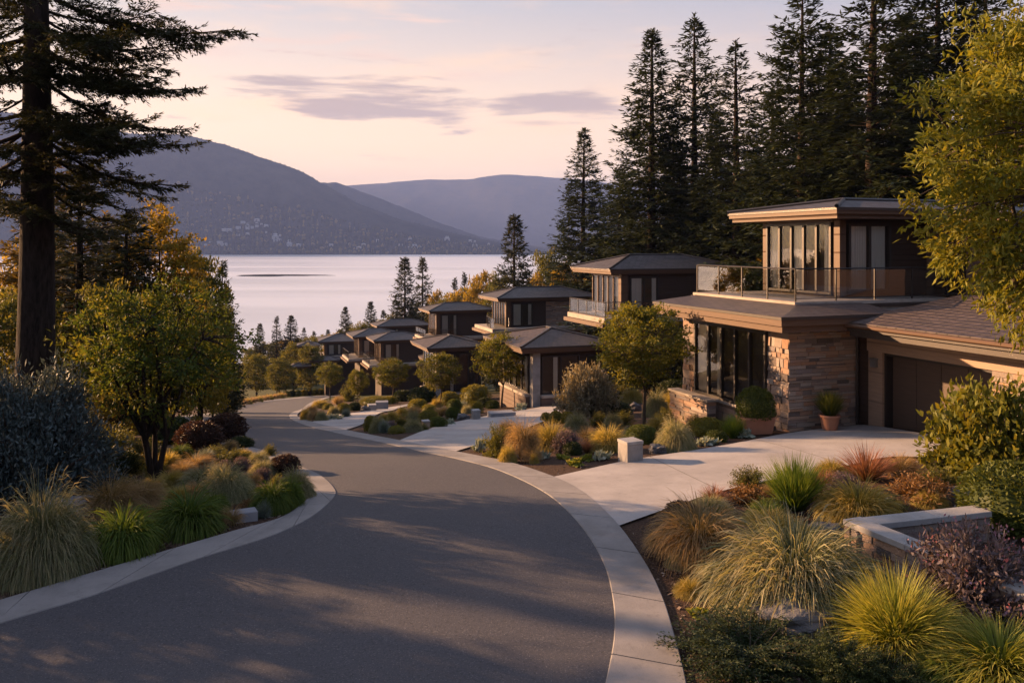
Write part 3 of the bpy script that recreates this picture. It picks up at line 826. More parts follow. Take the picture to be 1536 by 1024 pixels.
# houses further down: lower wing corner on the ground, then the pavilion relative to it
def local(B, deg, P):
    d = math.radians(deg); x, y = P[0] - B[0], P[1] - B[1]
    return x * math.cos(d) + y * math.sin(d), -x * math.sin(d) + y * math.cos(d)


B2 = at(800, 50); P2 = at(934, 54.5); w_, u_ = local(B2, 20, P2)
slope_house('second house from the camera, glass balcony and lit curtains behind the largest street tree', (B2[0], B2[1], B2[2]), 20, (0, 4.9, 0, 5.6, 3.35),
            (w_, w_ + 8.0, u_, u_ + 4.6, zpx(474, 54.5) - B2[2], zpx(411, 54.5) - B2[2]))
B3 = at(655, 75); P3 = at(761, 80); w_, u_ = local(B3, 20, P3)
slope_house('third house in the row, with a curved glass balcony and a pale stone upper wall', (B3[0], B3[1], B3[2]), 20, (0, 4.2, 0, 5.0, zpx(529, 74) - B3[2]),
            (w_, w_ + 8.6, u_, u_ + 4.4, zpx(491, 80) - B3[2], zpx(452, 80) - B3[2]), stonepanel=(w_ + 4.0, w_ + 7.0), curved=True)
B4 = at(648, 101); P4 = at(656, 105); w_, u_ = local(B4, 20, P4)
slope_house('fourth house in the row, small hipped pavilion peeping over the third roof', (B4[0], B4[1], B4[2]), 20, (0.3, 5.0, 0, 3.0, 4.0),
            (w_, w_ + 6.6, u_, u_ + 4.2, zpx(505, 105) - B4[2], zpx(470, 105) - B4[2]))
B5 = at(568, 114); P5 = at(572, 116); w_, u_ = local(B5, 20, P5)
slope_house('fifth house in the row, broad hipped roof over a dark wall and long balcony', (B5[0], B5[1], B5[2]), 20, None,
            (w_, w_ + 5.6, u_, u_ + 4.4, zpx(545, 116) - B5[2], zpx(514, 116) - B5[2]), base=-5)
B7 = at(540, 123); w_, u_ = 0, 0
slope_house('sixth house in the row, flat eaves above a lit window and dark balcony rail', (B7[0], B7[1], B7[2]), 20, None,
            (0, 5.5, 0, 4.6, zpx(536, 123) - B7[2], zpx(508, 123) - B7[2]), base=-6)
B8 = at(488, 140)
slope_house('lowest dark roofed house at the end of the row above the bend', (B8[0], B8[1], B8[2]), 14, None,
            (0, 5.0, 0, 5.0, zpx(533, 140) - B8[2], zpx(515, 140) - B8[2]), base=-6, rail=False, roofs=((-4.6, -1.0, -3.5, 0.2, zpx(517, 140) - B8[2]), (-2.6, 2.2, -6.0, -3.0, zpx(545, 133) - B8[2]), (-5.6, -2.4, -6.5, -3.6, zpx(552, 133) - B8[2])))
B9 = at(575, 140)
slope_house('far house with a shallow roof rising just behind the fifth roof', (B9[0], B9[1], B9[2]), 20, None,
            (0, 7.5, 0, 4.6, zpx(512, 140) - B9[2], zpx(492, 140) - B9[2]), base=-6, rail=False)

# ------------------------------------------------------------------ plants: materials
def LM(name, *stops, **k): M[name] = leaf_mat(name, list(stops), **k)
LM('l_sage', (0.05, 0.07, 0.025), (0.16, 0.175, 0.085), (0.50, 0.43, 0.27), trans=0.35)
LM('l_straw', (0.06, 0.06, 0.018), (0.24, 0.17, 0.07), (0.48, 0.33, 0.18), trans=0.4)
LM('l_gold', (0.07, 0.08, 0.012), (0.26, 0.22, 0.045), (0.46, 0.36, 0.14), trans=0.4)
LM('l_green', (0.022, 0.045, 0.010), (0.060, 0.105, 0.016), (0.15, 0.18, 0.03), trans=0.4)
LM('l_spiky', (0.035, 0.075, 0.010), (0.09, 0.16, 0.018), (0.22, 0.26, 0.045), trans=0.4)
LM('l_lime', (0.06, 0.09, 0.012), (0.19, 0.22, 0.025), (0.36, 0.32, 0.09), trans=0.4)
LM('l_red', (0.07, 0.055, 0.02), (0.19, 0.085, 0.045), (0.32, 0.14, 0.10), trans=0.35)
LM('l_blue', (0.05, 0.075, 0.065), (0.13, 0.17, 0.15), (0.25, 0.28, 0.25), trans=0.3)
LM('l_box', (0.030, 0.045, 0.008), (0.060, 0.080, 0.013), (0.12, 0.13, 0.022), trans=0.25)
LM('l_goldbox', (0.07, 0.075, 0.010), (0.15, 0.14, 0.018), (0.24, 0.20, 0.03), trans=0.3)
LM('l_darkgreen', (0.018, 0.028, 0.010), (0.032, 0.048, 0.015), (0.060, 0.075, 0.022), trans=0.2)
LM('l_maroon', (0.022, 0.012, 0.010), (0.050, 0.024, 0.018), (0.095, 0.05, 0.03), trans=0.2)
LM('l_rust', (0.07, 0.045, 0.016), (0.16, 0.085, 0.03), (0.25, 0.14, 0.06), trans=0.3)
LM('l_willow', (0.09, 0.085, 0.05), (0.17, 0.15, 0.095), (0.28, 0.235, 0.16), trans=0.3)
LM('l_bspruce', (0.035, 0.052, 0.052), (0.065, 0.09, 0.092), (0.12, 0.145, 0.14), trans=0.15)
LM('l_fir', (0.012, 0.021, 0.010), (0.027, 0.039, 0.015), (0.060, 0.066, 0.022), trans=0.22)
LM('l_pine', (0.014, 0.020, 0.008), (0.030, 0.036, 0.012), (0.075, 0.062, 0.020), trans=0.25)
LM('l_maple', (0.075, 0.095, 0.012), (0.135, 0.145, 0.016), (0.23, 0.205, 0.025), trans=0.42)
LM('l_street', (0.055, 0.072, 0.010), (0.11, 0.12, 0.016), (0.19, 0.17, 0.022), trans=0.4)
LM('l_ornament', (0.030, 0.054, 0.010), (0.068, 0.095, 0.014), (0.16, 0.145, 0.022), trans=0.42)
LM('l_autumn', (0.12, 0.095, 0.012), (0.24, 0.18, 0.022), (0.36, 0.26, 0.04), trans=0.45)
LM('l_amberlit', (0.05, 0.048, 0.012), (0.115, 0.085, 0.018), (0.22, 0.14, 0.03), trans=0.42)  # spruce needles with amber sunlight put into their colour
LM('l_olive', (0.045, 0.056, 0.012), (0.095, 0.102, 0.020), (0.17, 0.15, 0.032), trans=0.4)
LM('l_purple', (0.055, 0.045, 0.045), (0.095, 0.075, 0.085), (0.17, 0.13, 0.15), trans=0.25)
LM('l_flower', (0.16, 0.10, 0.18), (0.24, 0.15, 0.22), (0.26, 0.07, 0.07), trans=0.3)
LM('l_pale', (0.18, 0.22, 0.17), (0.27, 0.31, 0.25), (0.40, 0.41, 0.33), trans=0.2)
M['bark'] = bark_mat('rough_bark', (0.012, 0.009, 0.008), (0.050, 0.036, 0.030))
M['bark2'] = bark_mat('smooth_bark', (0.045, 0.033, 0.025), (0.11, 0.085, 0.065))
M['rock'] = plain('garden_rock', (0.095, 0.09, 0.092), 0.9, 0, 5, 0.45, 12, 0.04)
M['slab'] = plain('blue_grey_slab', (0.20, 0.20, 0.22), 0.85, 0, 3, 0.25, 20, 0.01)

PROTO = {}
KINDS = {}
UP = np.array([0, 0, 1.0])


def unitdirs(rng, n):
    return nrm(rng.normal(size=(n, 3)))


def to_unit(mb, q=99.0):
    """scale collected geometry to about 1 wide and 1 high, standing on z=0"""
    v = np.vstack(mb.v); r = np.percentile(np.hypot(v[:, 0], v[:, 1]), q); h = np.percentile(v[:, 2], 99.6)
    for a in mb.v: a[:, :2] *= 0.5 / r; a[:, 2] *= 1.0 / h


def blades(mb, rng, n, r0, el0, el1, L, droop, wid, seg=5, jit=0.25, tint=(0.0, 1.0), clump=0, mi=0):
    """arching blades from a crown of radius r0; el0/el1: start elevation at the middle and at the rim"""
    rr = np.sqrt(rng.random(n)); ph = rng.random(n) * 2 * PI
    if clump:
        c = rng.random(clump) * 2 * PI; ph = c[rng.integers(0, clump, n)] + rng.normal(0, 0.22, n)
    az = ph + rng.normal(0, 0.30, n)
    el = el0 + (el1 - el0) * rr + rng.normal(0, 0.12, n)
    ln = L * (1 - jit + 2 * jit * rng.random(n)); dr = droop * (0.65 + 0.7 * rng.random(n))
    p = np.stack([r0 * rr * np.cos(ph), r0 * rr * np.sin(ph), np.zeros(n)], -1)
    tw = rng.normal(0, 0.25, n)
    C = [p]
    for k in range(seg):
        s = (k + 0.5) / seg; e = el - dr * s ** 1.4; a = az + tw * s
        p = p + (ln / seg)[:, None] * np.stack([np.cos(e) * np.cos(a), np.cos(e) * np.sin(a), np.sin(e)], -1); C.append(p)
    C = np.stack(C, 1)
    side = np.stack([-np.sin(az), np.cos(az), np.zeros(n)], -1)
    roll = rng.normal(0, 0.5, n)[:, None]; side = nrm(side * np.cos(roll) + UP * np.sin(roll))
    t = np.linspace(0, 1, seg + 1); wv = wid * (0.75 + 0.5 * t) * (1 - t ** 3) + wid * 0.05
    W = side[:, None] * wv[None, :, None] * (0.6 + 0.8 * rng.random(n))[:, None, None]
    V = np.stack([C - W, C + W], 2)                              # n, seg+1, 2, 3
    tv = tint[0] + (tint[1] - tint[0]) * t[None, :] * (0.75 + 0.25 * rng.random(n))[:, None]
    tv = np.clip(tv + rng.normal(0, 0.07, n)[:, None], 0, 1)
    b0 = (np.arange(n) * (seg + 1) * 2)[:, None] + (np.arange(seg) * 2)[None]
    Fq = np.stack([b0, b0 + 1, b0 + 3, b0 + 2], -1).reshape(-1, 4)
    mb.add(V.reshape(-1, 3), Fq, np.repeat(tv, 2, axis=1).ravel(), mi)


def ball(mb, rng, n, leaf, wid, shell=0.18, flat=0.0, bumps=0.06, tint=(0.1, 1.0), core=None, up=0.25):
    """a clipped ball of small leaves, unit radius 0.5, centre height 0.5"""
    d = unitdirs(rng, n); d[:, 2] = np.where(d[:, 2] < -0.55, -d[:, 2], d[:, 2])
    k = np.array([mnoise.noise(Vector(x * 3.1) + Vector((7, 3, 1)) * up) for x in d])
    r = 0.5 * (1 - shell * rng.random(n) ** 1.6) * (1 + bumps * k)
    P = d * r[:, None] + np.array([0, 0, 0.5])
    D = nrm(d + 0.9 * unitdirs(rng, n) + UP * up); N = nrm(d + 0.8 * unitdirs(rng, n))
    mb.leaves(P, D, N, leaf * (0.7 + 0.6 * rng.random(n)), wid * (0.7 + 0.6 * rng.random(n)), np.clip(rng.beta(2, 2, n) * (tint[1] - tint[0]) + tint[0], 0, 1))


def loose(mb, rng, nst, nl, leaf, wid, el=(0.35, 1.5), L=(0.7, 1.1), droop=0.3, from_=0.25, stems=True, mi=0, smi=1, spread=0.06, root=0.08):
    """a shrub of arching stems carrying leaves along their outer length"""
    for _ in range(nst):
        a = rng.random() * 2 * PI; e = el[0] + (el[1] - el[0]) * rng.random() ** 0.8; l = rng.uniform(*L); dr = droop * rng.uniform(0.5, 1.4)
        p = np.array([root * math.cos(a) * rng.random(), root * math.sin(a) * rng.random(), 0.0]); pts = [p]; aa = a
        for k in range(7):
            ee = e - dr * (k / 7); aa += rng.normal(0, 0.12)
            p = p + l / 7 * np.array([math.cos(ee) * math.cos(aa), math.cos(ee) * math.sin(aa), math.sin(ee)]); pts.append(p)
        pts = np.array(pts)
        if stems: mb.tube(pts, np.linspace(0.010, 0.002, 8), 4, 0.3, smi)
        m = rng.integers(int(nl * 0.7), int(nl * 1.3)); s = from_ + (1 - from_) * rng.random(m) ** 0.8; f = s * 7; i = np.minimum(f.astype(int), 6)
        P = pts[i] + (pts[i + 1] - pts[i]) * (f - i)[:, None] + rng.normal(0, spread, (m, 3)) * (0.3 + s)[:, None]
        T = nrm(pts[i + 1] - pts[i]); D = nrm(T * 0.6 + unitdirs(rng, m) + UP * 0.15)
        mb.leaves(P, D, unitdirs(rng, m) + UP * 0.6, leaf * (0.6 + 0.8 * rng.random(m)), wid * (0.6 + 0.8 * rng.random(m)), np.clip(0.15 + 0.6 * s * rng.random(m) + 0.3 * rng.random(m), 0, 1), mi)
    v = np.vstack(mb.v)


def proto(kind, name, cat, mats, makers):
    KINDS[kind] = (name, cat, mats, makers)


def get_proto(kind, i):
    name, cat, mats, makers = KINDS[kind]
    key = (kind, i % len(makers))
    if key not in PROTO:
        mb = MB(); makers[key[1]](mb, np.random.default_rng(1000 + len(PROTO) * 17)); to_unit(mb)
        o = mb.build(name, [M[m] for m in mats]); me = o.data; bpy.data.objects.remove(o); PROTO[key] = me
    return name, cat, PROTO[key]


GR = lambda **k: (lambda mb, rng: blades(mb, rng, **k))
proto('sage', 'grass_mound', 'grass', ['l_sage'], [GR(n=15000, r0=0.38, el0=1.25, el1=0.15, L=0.29, droop=1.7, wid=0.0021, jit=0.3), GR(n=6500, r0=0.33, el0=1.5, el1=0.25, L=0.40, droop=1.7, wid=0.0034, jit=0.3)])
proto('straw', 'grass_tuft', 'grass', ['l_straw'], [GR(n=2000, r0=0.10, el0=1.5, el1=0.95, L=0.78, droop=1.9, wid=0.0042), GR(n=1700, r0=0.12, el0=1.45, el1=0.8, L=0.8, droop=1.6, wid=0.0045, clump=10)])
proto('gold', 'gold_grass', 'grass', ['l_gold'], [GR(n=3600, r0=0.28, el0=1.5, el1=0.4, L=0.46, droop=1.2, wid=0.0048), GR(n=3400, r0=0.28, el0=1.5, el1=0.45, L=0.46, droop=1.5, wid=0.0048)])
proto('green', 'grass_clump', 'grass', ['l_green'], [GR(n=2300, r0=0.2, el0=1.5, el1=0.5, L=0.6, droop=2.0, wid=0.0075, seg=6), GR(n=2200, r0=0.2, el0=1.5, el1=0.5, L=0.6, droop=1.8, wid=0.008, seg=6)])
proto('spiky', 'spiky_grass', 'grass', ['l_spiky'], [GR(n=1500, r0=0.16, el0=1.55, el1=0.85, L=0.8, droop=0.35, wid=0.0065)])
proto('lime', 'lime_grass', 'grass', ['l_lime'], [GR(n=3200, r0=0.2, el0=1.55, el1=0.35, L=0.60, droop=0.65, wid=0.0046), GR(n=3600, r0=0.26, el0=1.5, el1=0.4, L=0.52, droop=1.0, wid=0.0046)])
proto('red', 'reddish_grass', 'grass', ['l_red'], [GR(n=520, r0=0.12, el0=1.5, el1=0.75, L=0.8, droop=0.5, wid=0.007)])
proto('fescue', 'blue_fescue', 'grass', ['l_blue'], [GR(n=1700, r0=0.14, el0=1.5, el1=0.5, L=0.6, droop=0.9, wid=0.006)])


def solid_core(mb, mi=0, r=0.40):
    u = np.linspace(0, PI, 9); v_ = np.linspace(0, 2 * PI, 17)[:-1]
    P = np.array([[r * math.sin(a) * math.cos(c), r * math.sin(a) * math.sin(c), 0.5 + r * math.cos(a)] for a in u for c in v_])
    f = [(i * 16 + j, i * 16 + (j + 1) % 16, i * 16 + 16 + (j + 1) % 16, i * 16 + 16 + j) for i in range(8) for j in range(16)]
    mb.add(P, f, 0.15, mi)


def mk_ball(n, leaf, wid, **k):
    def f(mb, rng): solid_core(mb); ball(mb, rng, n, leaf, wid, **k)
    return f


def cut_base(fn, z=0.18):
    def f(mb, rng):
        fn(mb, rng)
        for a in mb.v: a[:, 2] = np.maximum(a[:, 2] - z, -0.12)
    return f


proto('box', 'clipped_shrub', 'shrub', ['l_box'], [cut_base(mk_ball(5200, 0.045, 0.026)), cut_base(mk_ball(5200, 0.045, 0.026, bumps=0.16))])
proto('goldbox', 'gold_shrub', 'shrub', ['l_goldbox'], [cut_base(mk_ball(4200, 0.055, 0.022, bumps=0.12), 0.25), cut_base(mk_ball(4200, 0.055, 0.02, bumps=0.2), 0.25)])
proto('dark', 'dark_shrub', 'shrub', ['l_darkgreen'], [cut_base(mk_ball(4200, 0.07, 0.035, bumps=0.3, shell=0.3))])
proto('maroon', 'maroon_shrub', 'shrub', ['l_maroon', 'bark2'], [cut_base(mk_ball(4200, 0.06, 0.035, bumps=0.25, shell=0.3), 0.06)])
proto('rust', 'rusty_shrub', 'shrub', ['l_rust', 'bark2'], [lambda mb, rng: loose(mb, rng, 70, 40, 0.10, 0.035, el=(0.2, 1.5), L=(0.5, 0.75))])
proto('willow', 'grey_shrub', 'shrub', ['l_willow', 'bark2'], [lambda mb, rng: loose(mb, rng, 230, 70, 0.072, 0.019, el=(-0.1, 1.55), L=(0.42, 0.62), droop=0.3, spread=0.028, from_=0.25, root=0.10)])
proto('bspruce', 'blue_shrub', 'shrub', ['l_bspruce', 'bark2'], [lambda mb, rng: (loose(mb, rng, 380, 130, 0.034, 0.013, el=(0.0, 1.5), L=(0.50, 0.68), droop=0.35, spread=0.030, from_=0.3, root=0.15),
        [loose(mb, rng, 1, 60, 0.04, 0.012, el=(1.1, 1.5), L=(0.66, 0.80), droop=0.4, spread=0.015) for _ in range(26)])])
proto('leafy', 'leafy_shrub', 'shrub', ['l_street', 'bark2'], [lambda mb, rng: loose(mb, rng, 210, 62, 0.068, 0.034, el=(0.0, 1.55), L=(0.45, 0.66), droop=0.35, spread=0.032, from_=0.2, root=0.12)])
proto('purple', 'flowering_shrub', 'shrub', ['l_purple', 'bark2', 'l_flower'], [lambda mb, rng: (loose(mb, rng, 200, 62, 0.058, 0.020, el=(0.05, 1.5), L=(0.4, 0.66), droop=0.4, spread=0.03),
        loose(mb, rng, 60, 6, 0.026, 0.020, el=(0.3, 1.5), L=(0.58, 0.72), droop=0.4, from_=0.8, stems=False, mi=2, spread=0.02))])
proto('juniper', 'juniper', 'shrub', ['l_darkgreen', 'bark2'], [lambda mb, rng: loose(mb, rng, 240, 150, 0.046, 0.014, el=(0.05, 1.35), L=(0.42, 0.8), droop=0.75, spread=0.024, from_=0.1)])
proto('olive', 'olive_shrub', 'shrub', ['l_olive', 'bark2'], [lambda mb, rng: loose(mb, rng, 110, 46, 0.06, 0.02, el=(0.1, 1.5), L=(0.42, 0.7), droop=0.35, spread=0.03)])
proto('sprig', 'leafy_sprig', 'plant', ['l_ornament', 'bark2'], [lambda mb, rng: loose(mb, rng, 26, 26, 0.07, 0.026, el=(0.2, 1.4), L=(0.5, 0.9), droop=0.4, spread=0.02)])


def mk_rosette(mb, rng):
    for k, (n, e, l) in enumerate(((16, 0.15, 0.5), (16, 0.5, 0.42), (14, 0.9, 0.32), (8, 1.2, 0.2))):
        for c in range(5):
            a = rng.random(n) * 2 * PI; ctr = np.array([rng.normal(0, 0.16), rng.normal(0, 0.16), 0.0])
            D = np.stack([np.cos(a) * math.cos(e), np.sin(a) * math.cos(e), np.full(n, math.sin(e))], -1)
            mb.leaves(np.repeat(ctr[None], n, 0), D, np.repeat(UP[None], n, 0) + 0.3 * unitdirs(rng, n), l * (0.7 + 0.5 * rng.random(n)) * 0.62, 0.14, np.clip(rng.random(n), 0, 1), bow=0.12)


proto('rosette', 'succulent', 'plant', ['l_pale'], [mk_rosette])
proto('goldrosette', 'low_succulent', 'plant', ['l_lime'], [mk_rosette])


def mk_rock(seed, boxy=0.0):
    def f(mb, rng):
        bm = bmesh.new(); bmesh.ops.create_icosphere(bm, subdivisions=4, radius=0.5)
        for v in bm.verts:
            c = v.co.copy(); d = c.normalized()
            if boxy: m = max(abs(d.x), abs(d.y), abs(d.z)); c = c.lerp(d * 0.5 / m, boxy)
            c += d * (0.16 * mnoise.noise(d * 1.7 + Vector((seed, 0, 0))) + 0.06 * mnoise.noise(d * 4.5 + Vector((0, seed, 0))) + 0.02 * mnoise.noise(d * 11))
            c.x *= 1.0 + 0.15 * math.sin(seed); c.y *= 0.8; v.co = c
        bm.verts.ensure_lookup_table(); V = np.array([v.co[:] for v in bm.verts]); V[:, 2] = np.maximum(V[:, 2] + 0.28, -0.1)
        mb.add(V, [[v.index for v in fc.verts] for fc in bm.faces]); bm.free()
    return f


proto('rock', 'boulder', 'rock', ['rock'], [mk_rock(1.3, 0.35), mk_rock(4.1, 0.5), mk_rock(8.8, 0.2)])

# ------------------------------------------------------------------ plants: where they stand
COUNT = {}
PLACED = []


def plant(kind, x, yb, wpx, yt, bed, label=None, rot=None, sy=1.0):
    """a plant whose foot shows at (x, yb) in the photograph, wpx wide, top at yt: placed on the ground there at its real size"""
    if kind not in ('bspruce', 'leafy', 'willow', 'purple', 'rock'): wpx = wpx * (1.16 if bed != V_ else 1.0)
    f = G(x, min(yb, 1300)); Y0 = f.y; r = 0.5 * wpx * Y0 / F
    Yc = Y0 + r * 0.75 * sy; X = (x - CX) / F * Yc
    zb = float(g(X, Yc)) + 0.02; r = 0.5 * wpx * Yc / F
    h = max(zpx(yt, Yc) - zb, 0.12)
    i = COUNT.get(kind, 0); COUNT[kind] = i + 1
    name, cat, me = get_proto(kind, i)
    o = bpy.data.objects.new(name, me); COL.objects.link(o)
    o.location = (X, Yc, zb); o.scale = (2 * r, 2 * r * sy, h); o.rotation_euler = (0, 0, rot if rot is not None else random.random() * 6.28 if kind != 'rock' else random.uniform(-0.5, 0.5))
    o['category'] = cat; o['kind'] = 'thing'
    PLACED.append((o, kind, x, bed, label))
    return o


DESC = {'sage': 'pale sage-green grass mound', 'straw': 'straw-coloured arching grass tuft', 'gold': 'golden yellow grass mound', 'green': 'deep green arching grass clump',
        'spiky': 'bright green spiky upright grass', 'lime': 'yellow-green spiky grass', 'red': 'reddish feathery grass', 'fescue': 'blue-green fescue tuft', 'box': 'round clipped green shrub',
        'goldbox': 'rounded golden-green shrub', 'dark': 'dark green rounded shrub', 'maroon': 'dark maroon shrub', 'rust': 'rusty orange leafy shrub', 'willow': 'grey-tan rounded shrub',
        'bspruce': 'big blue-grey shrub', 'leafy': 'leafy yellow-green shrub', 'purple': 'mauve flowering shrub', 'juniper': 'low dark juniper', 'olive': 'olive-brown bushy plant',
        'sprig': 'small leafy green sprig', 'rosette': 'pale blue-green leaf rosette', 'goldrosette': 'low yellow-green creeping plant', 'rock': 'grey garden boulder'}
ORD = ['leftmost', 'second', 'third', 'fourth', 'fifth', 'sixth', 'seventh', 'eighth', 'ninth', 'tenth', 'eleventh', 'twelfth', 'thirteenth', 'fourteenth', 'fifteenth', 'sixteenth']
R, L, A, B_, C_, V_ = ('in the front right bed', 'in the left roadside bed', 'in the bed before the stone house', 'between the second and third driveways', 'in the bed at the bend', 'on the far verge past the bend')
GRP = {R: 'plants of the front right bed', L: 'plants of the left roadside bed', A: 'plants of the bed before the stone house', B_: 'plants of the bed between the driveways', C_: 'plants of the bed at the bend', V_: 'plants along the far verge'}
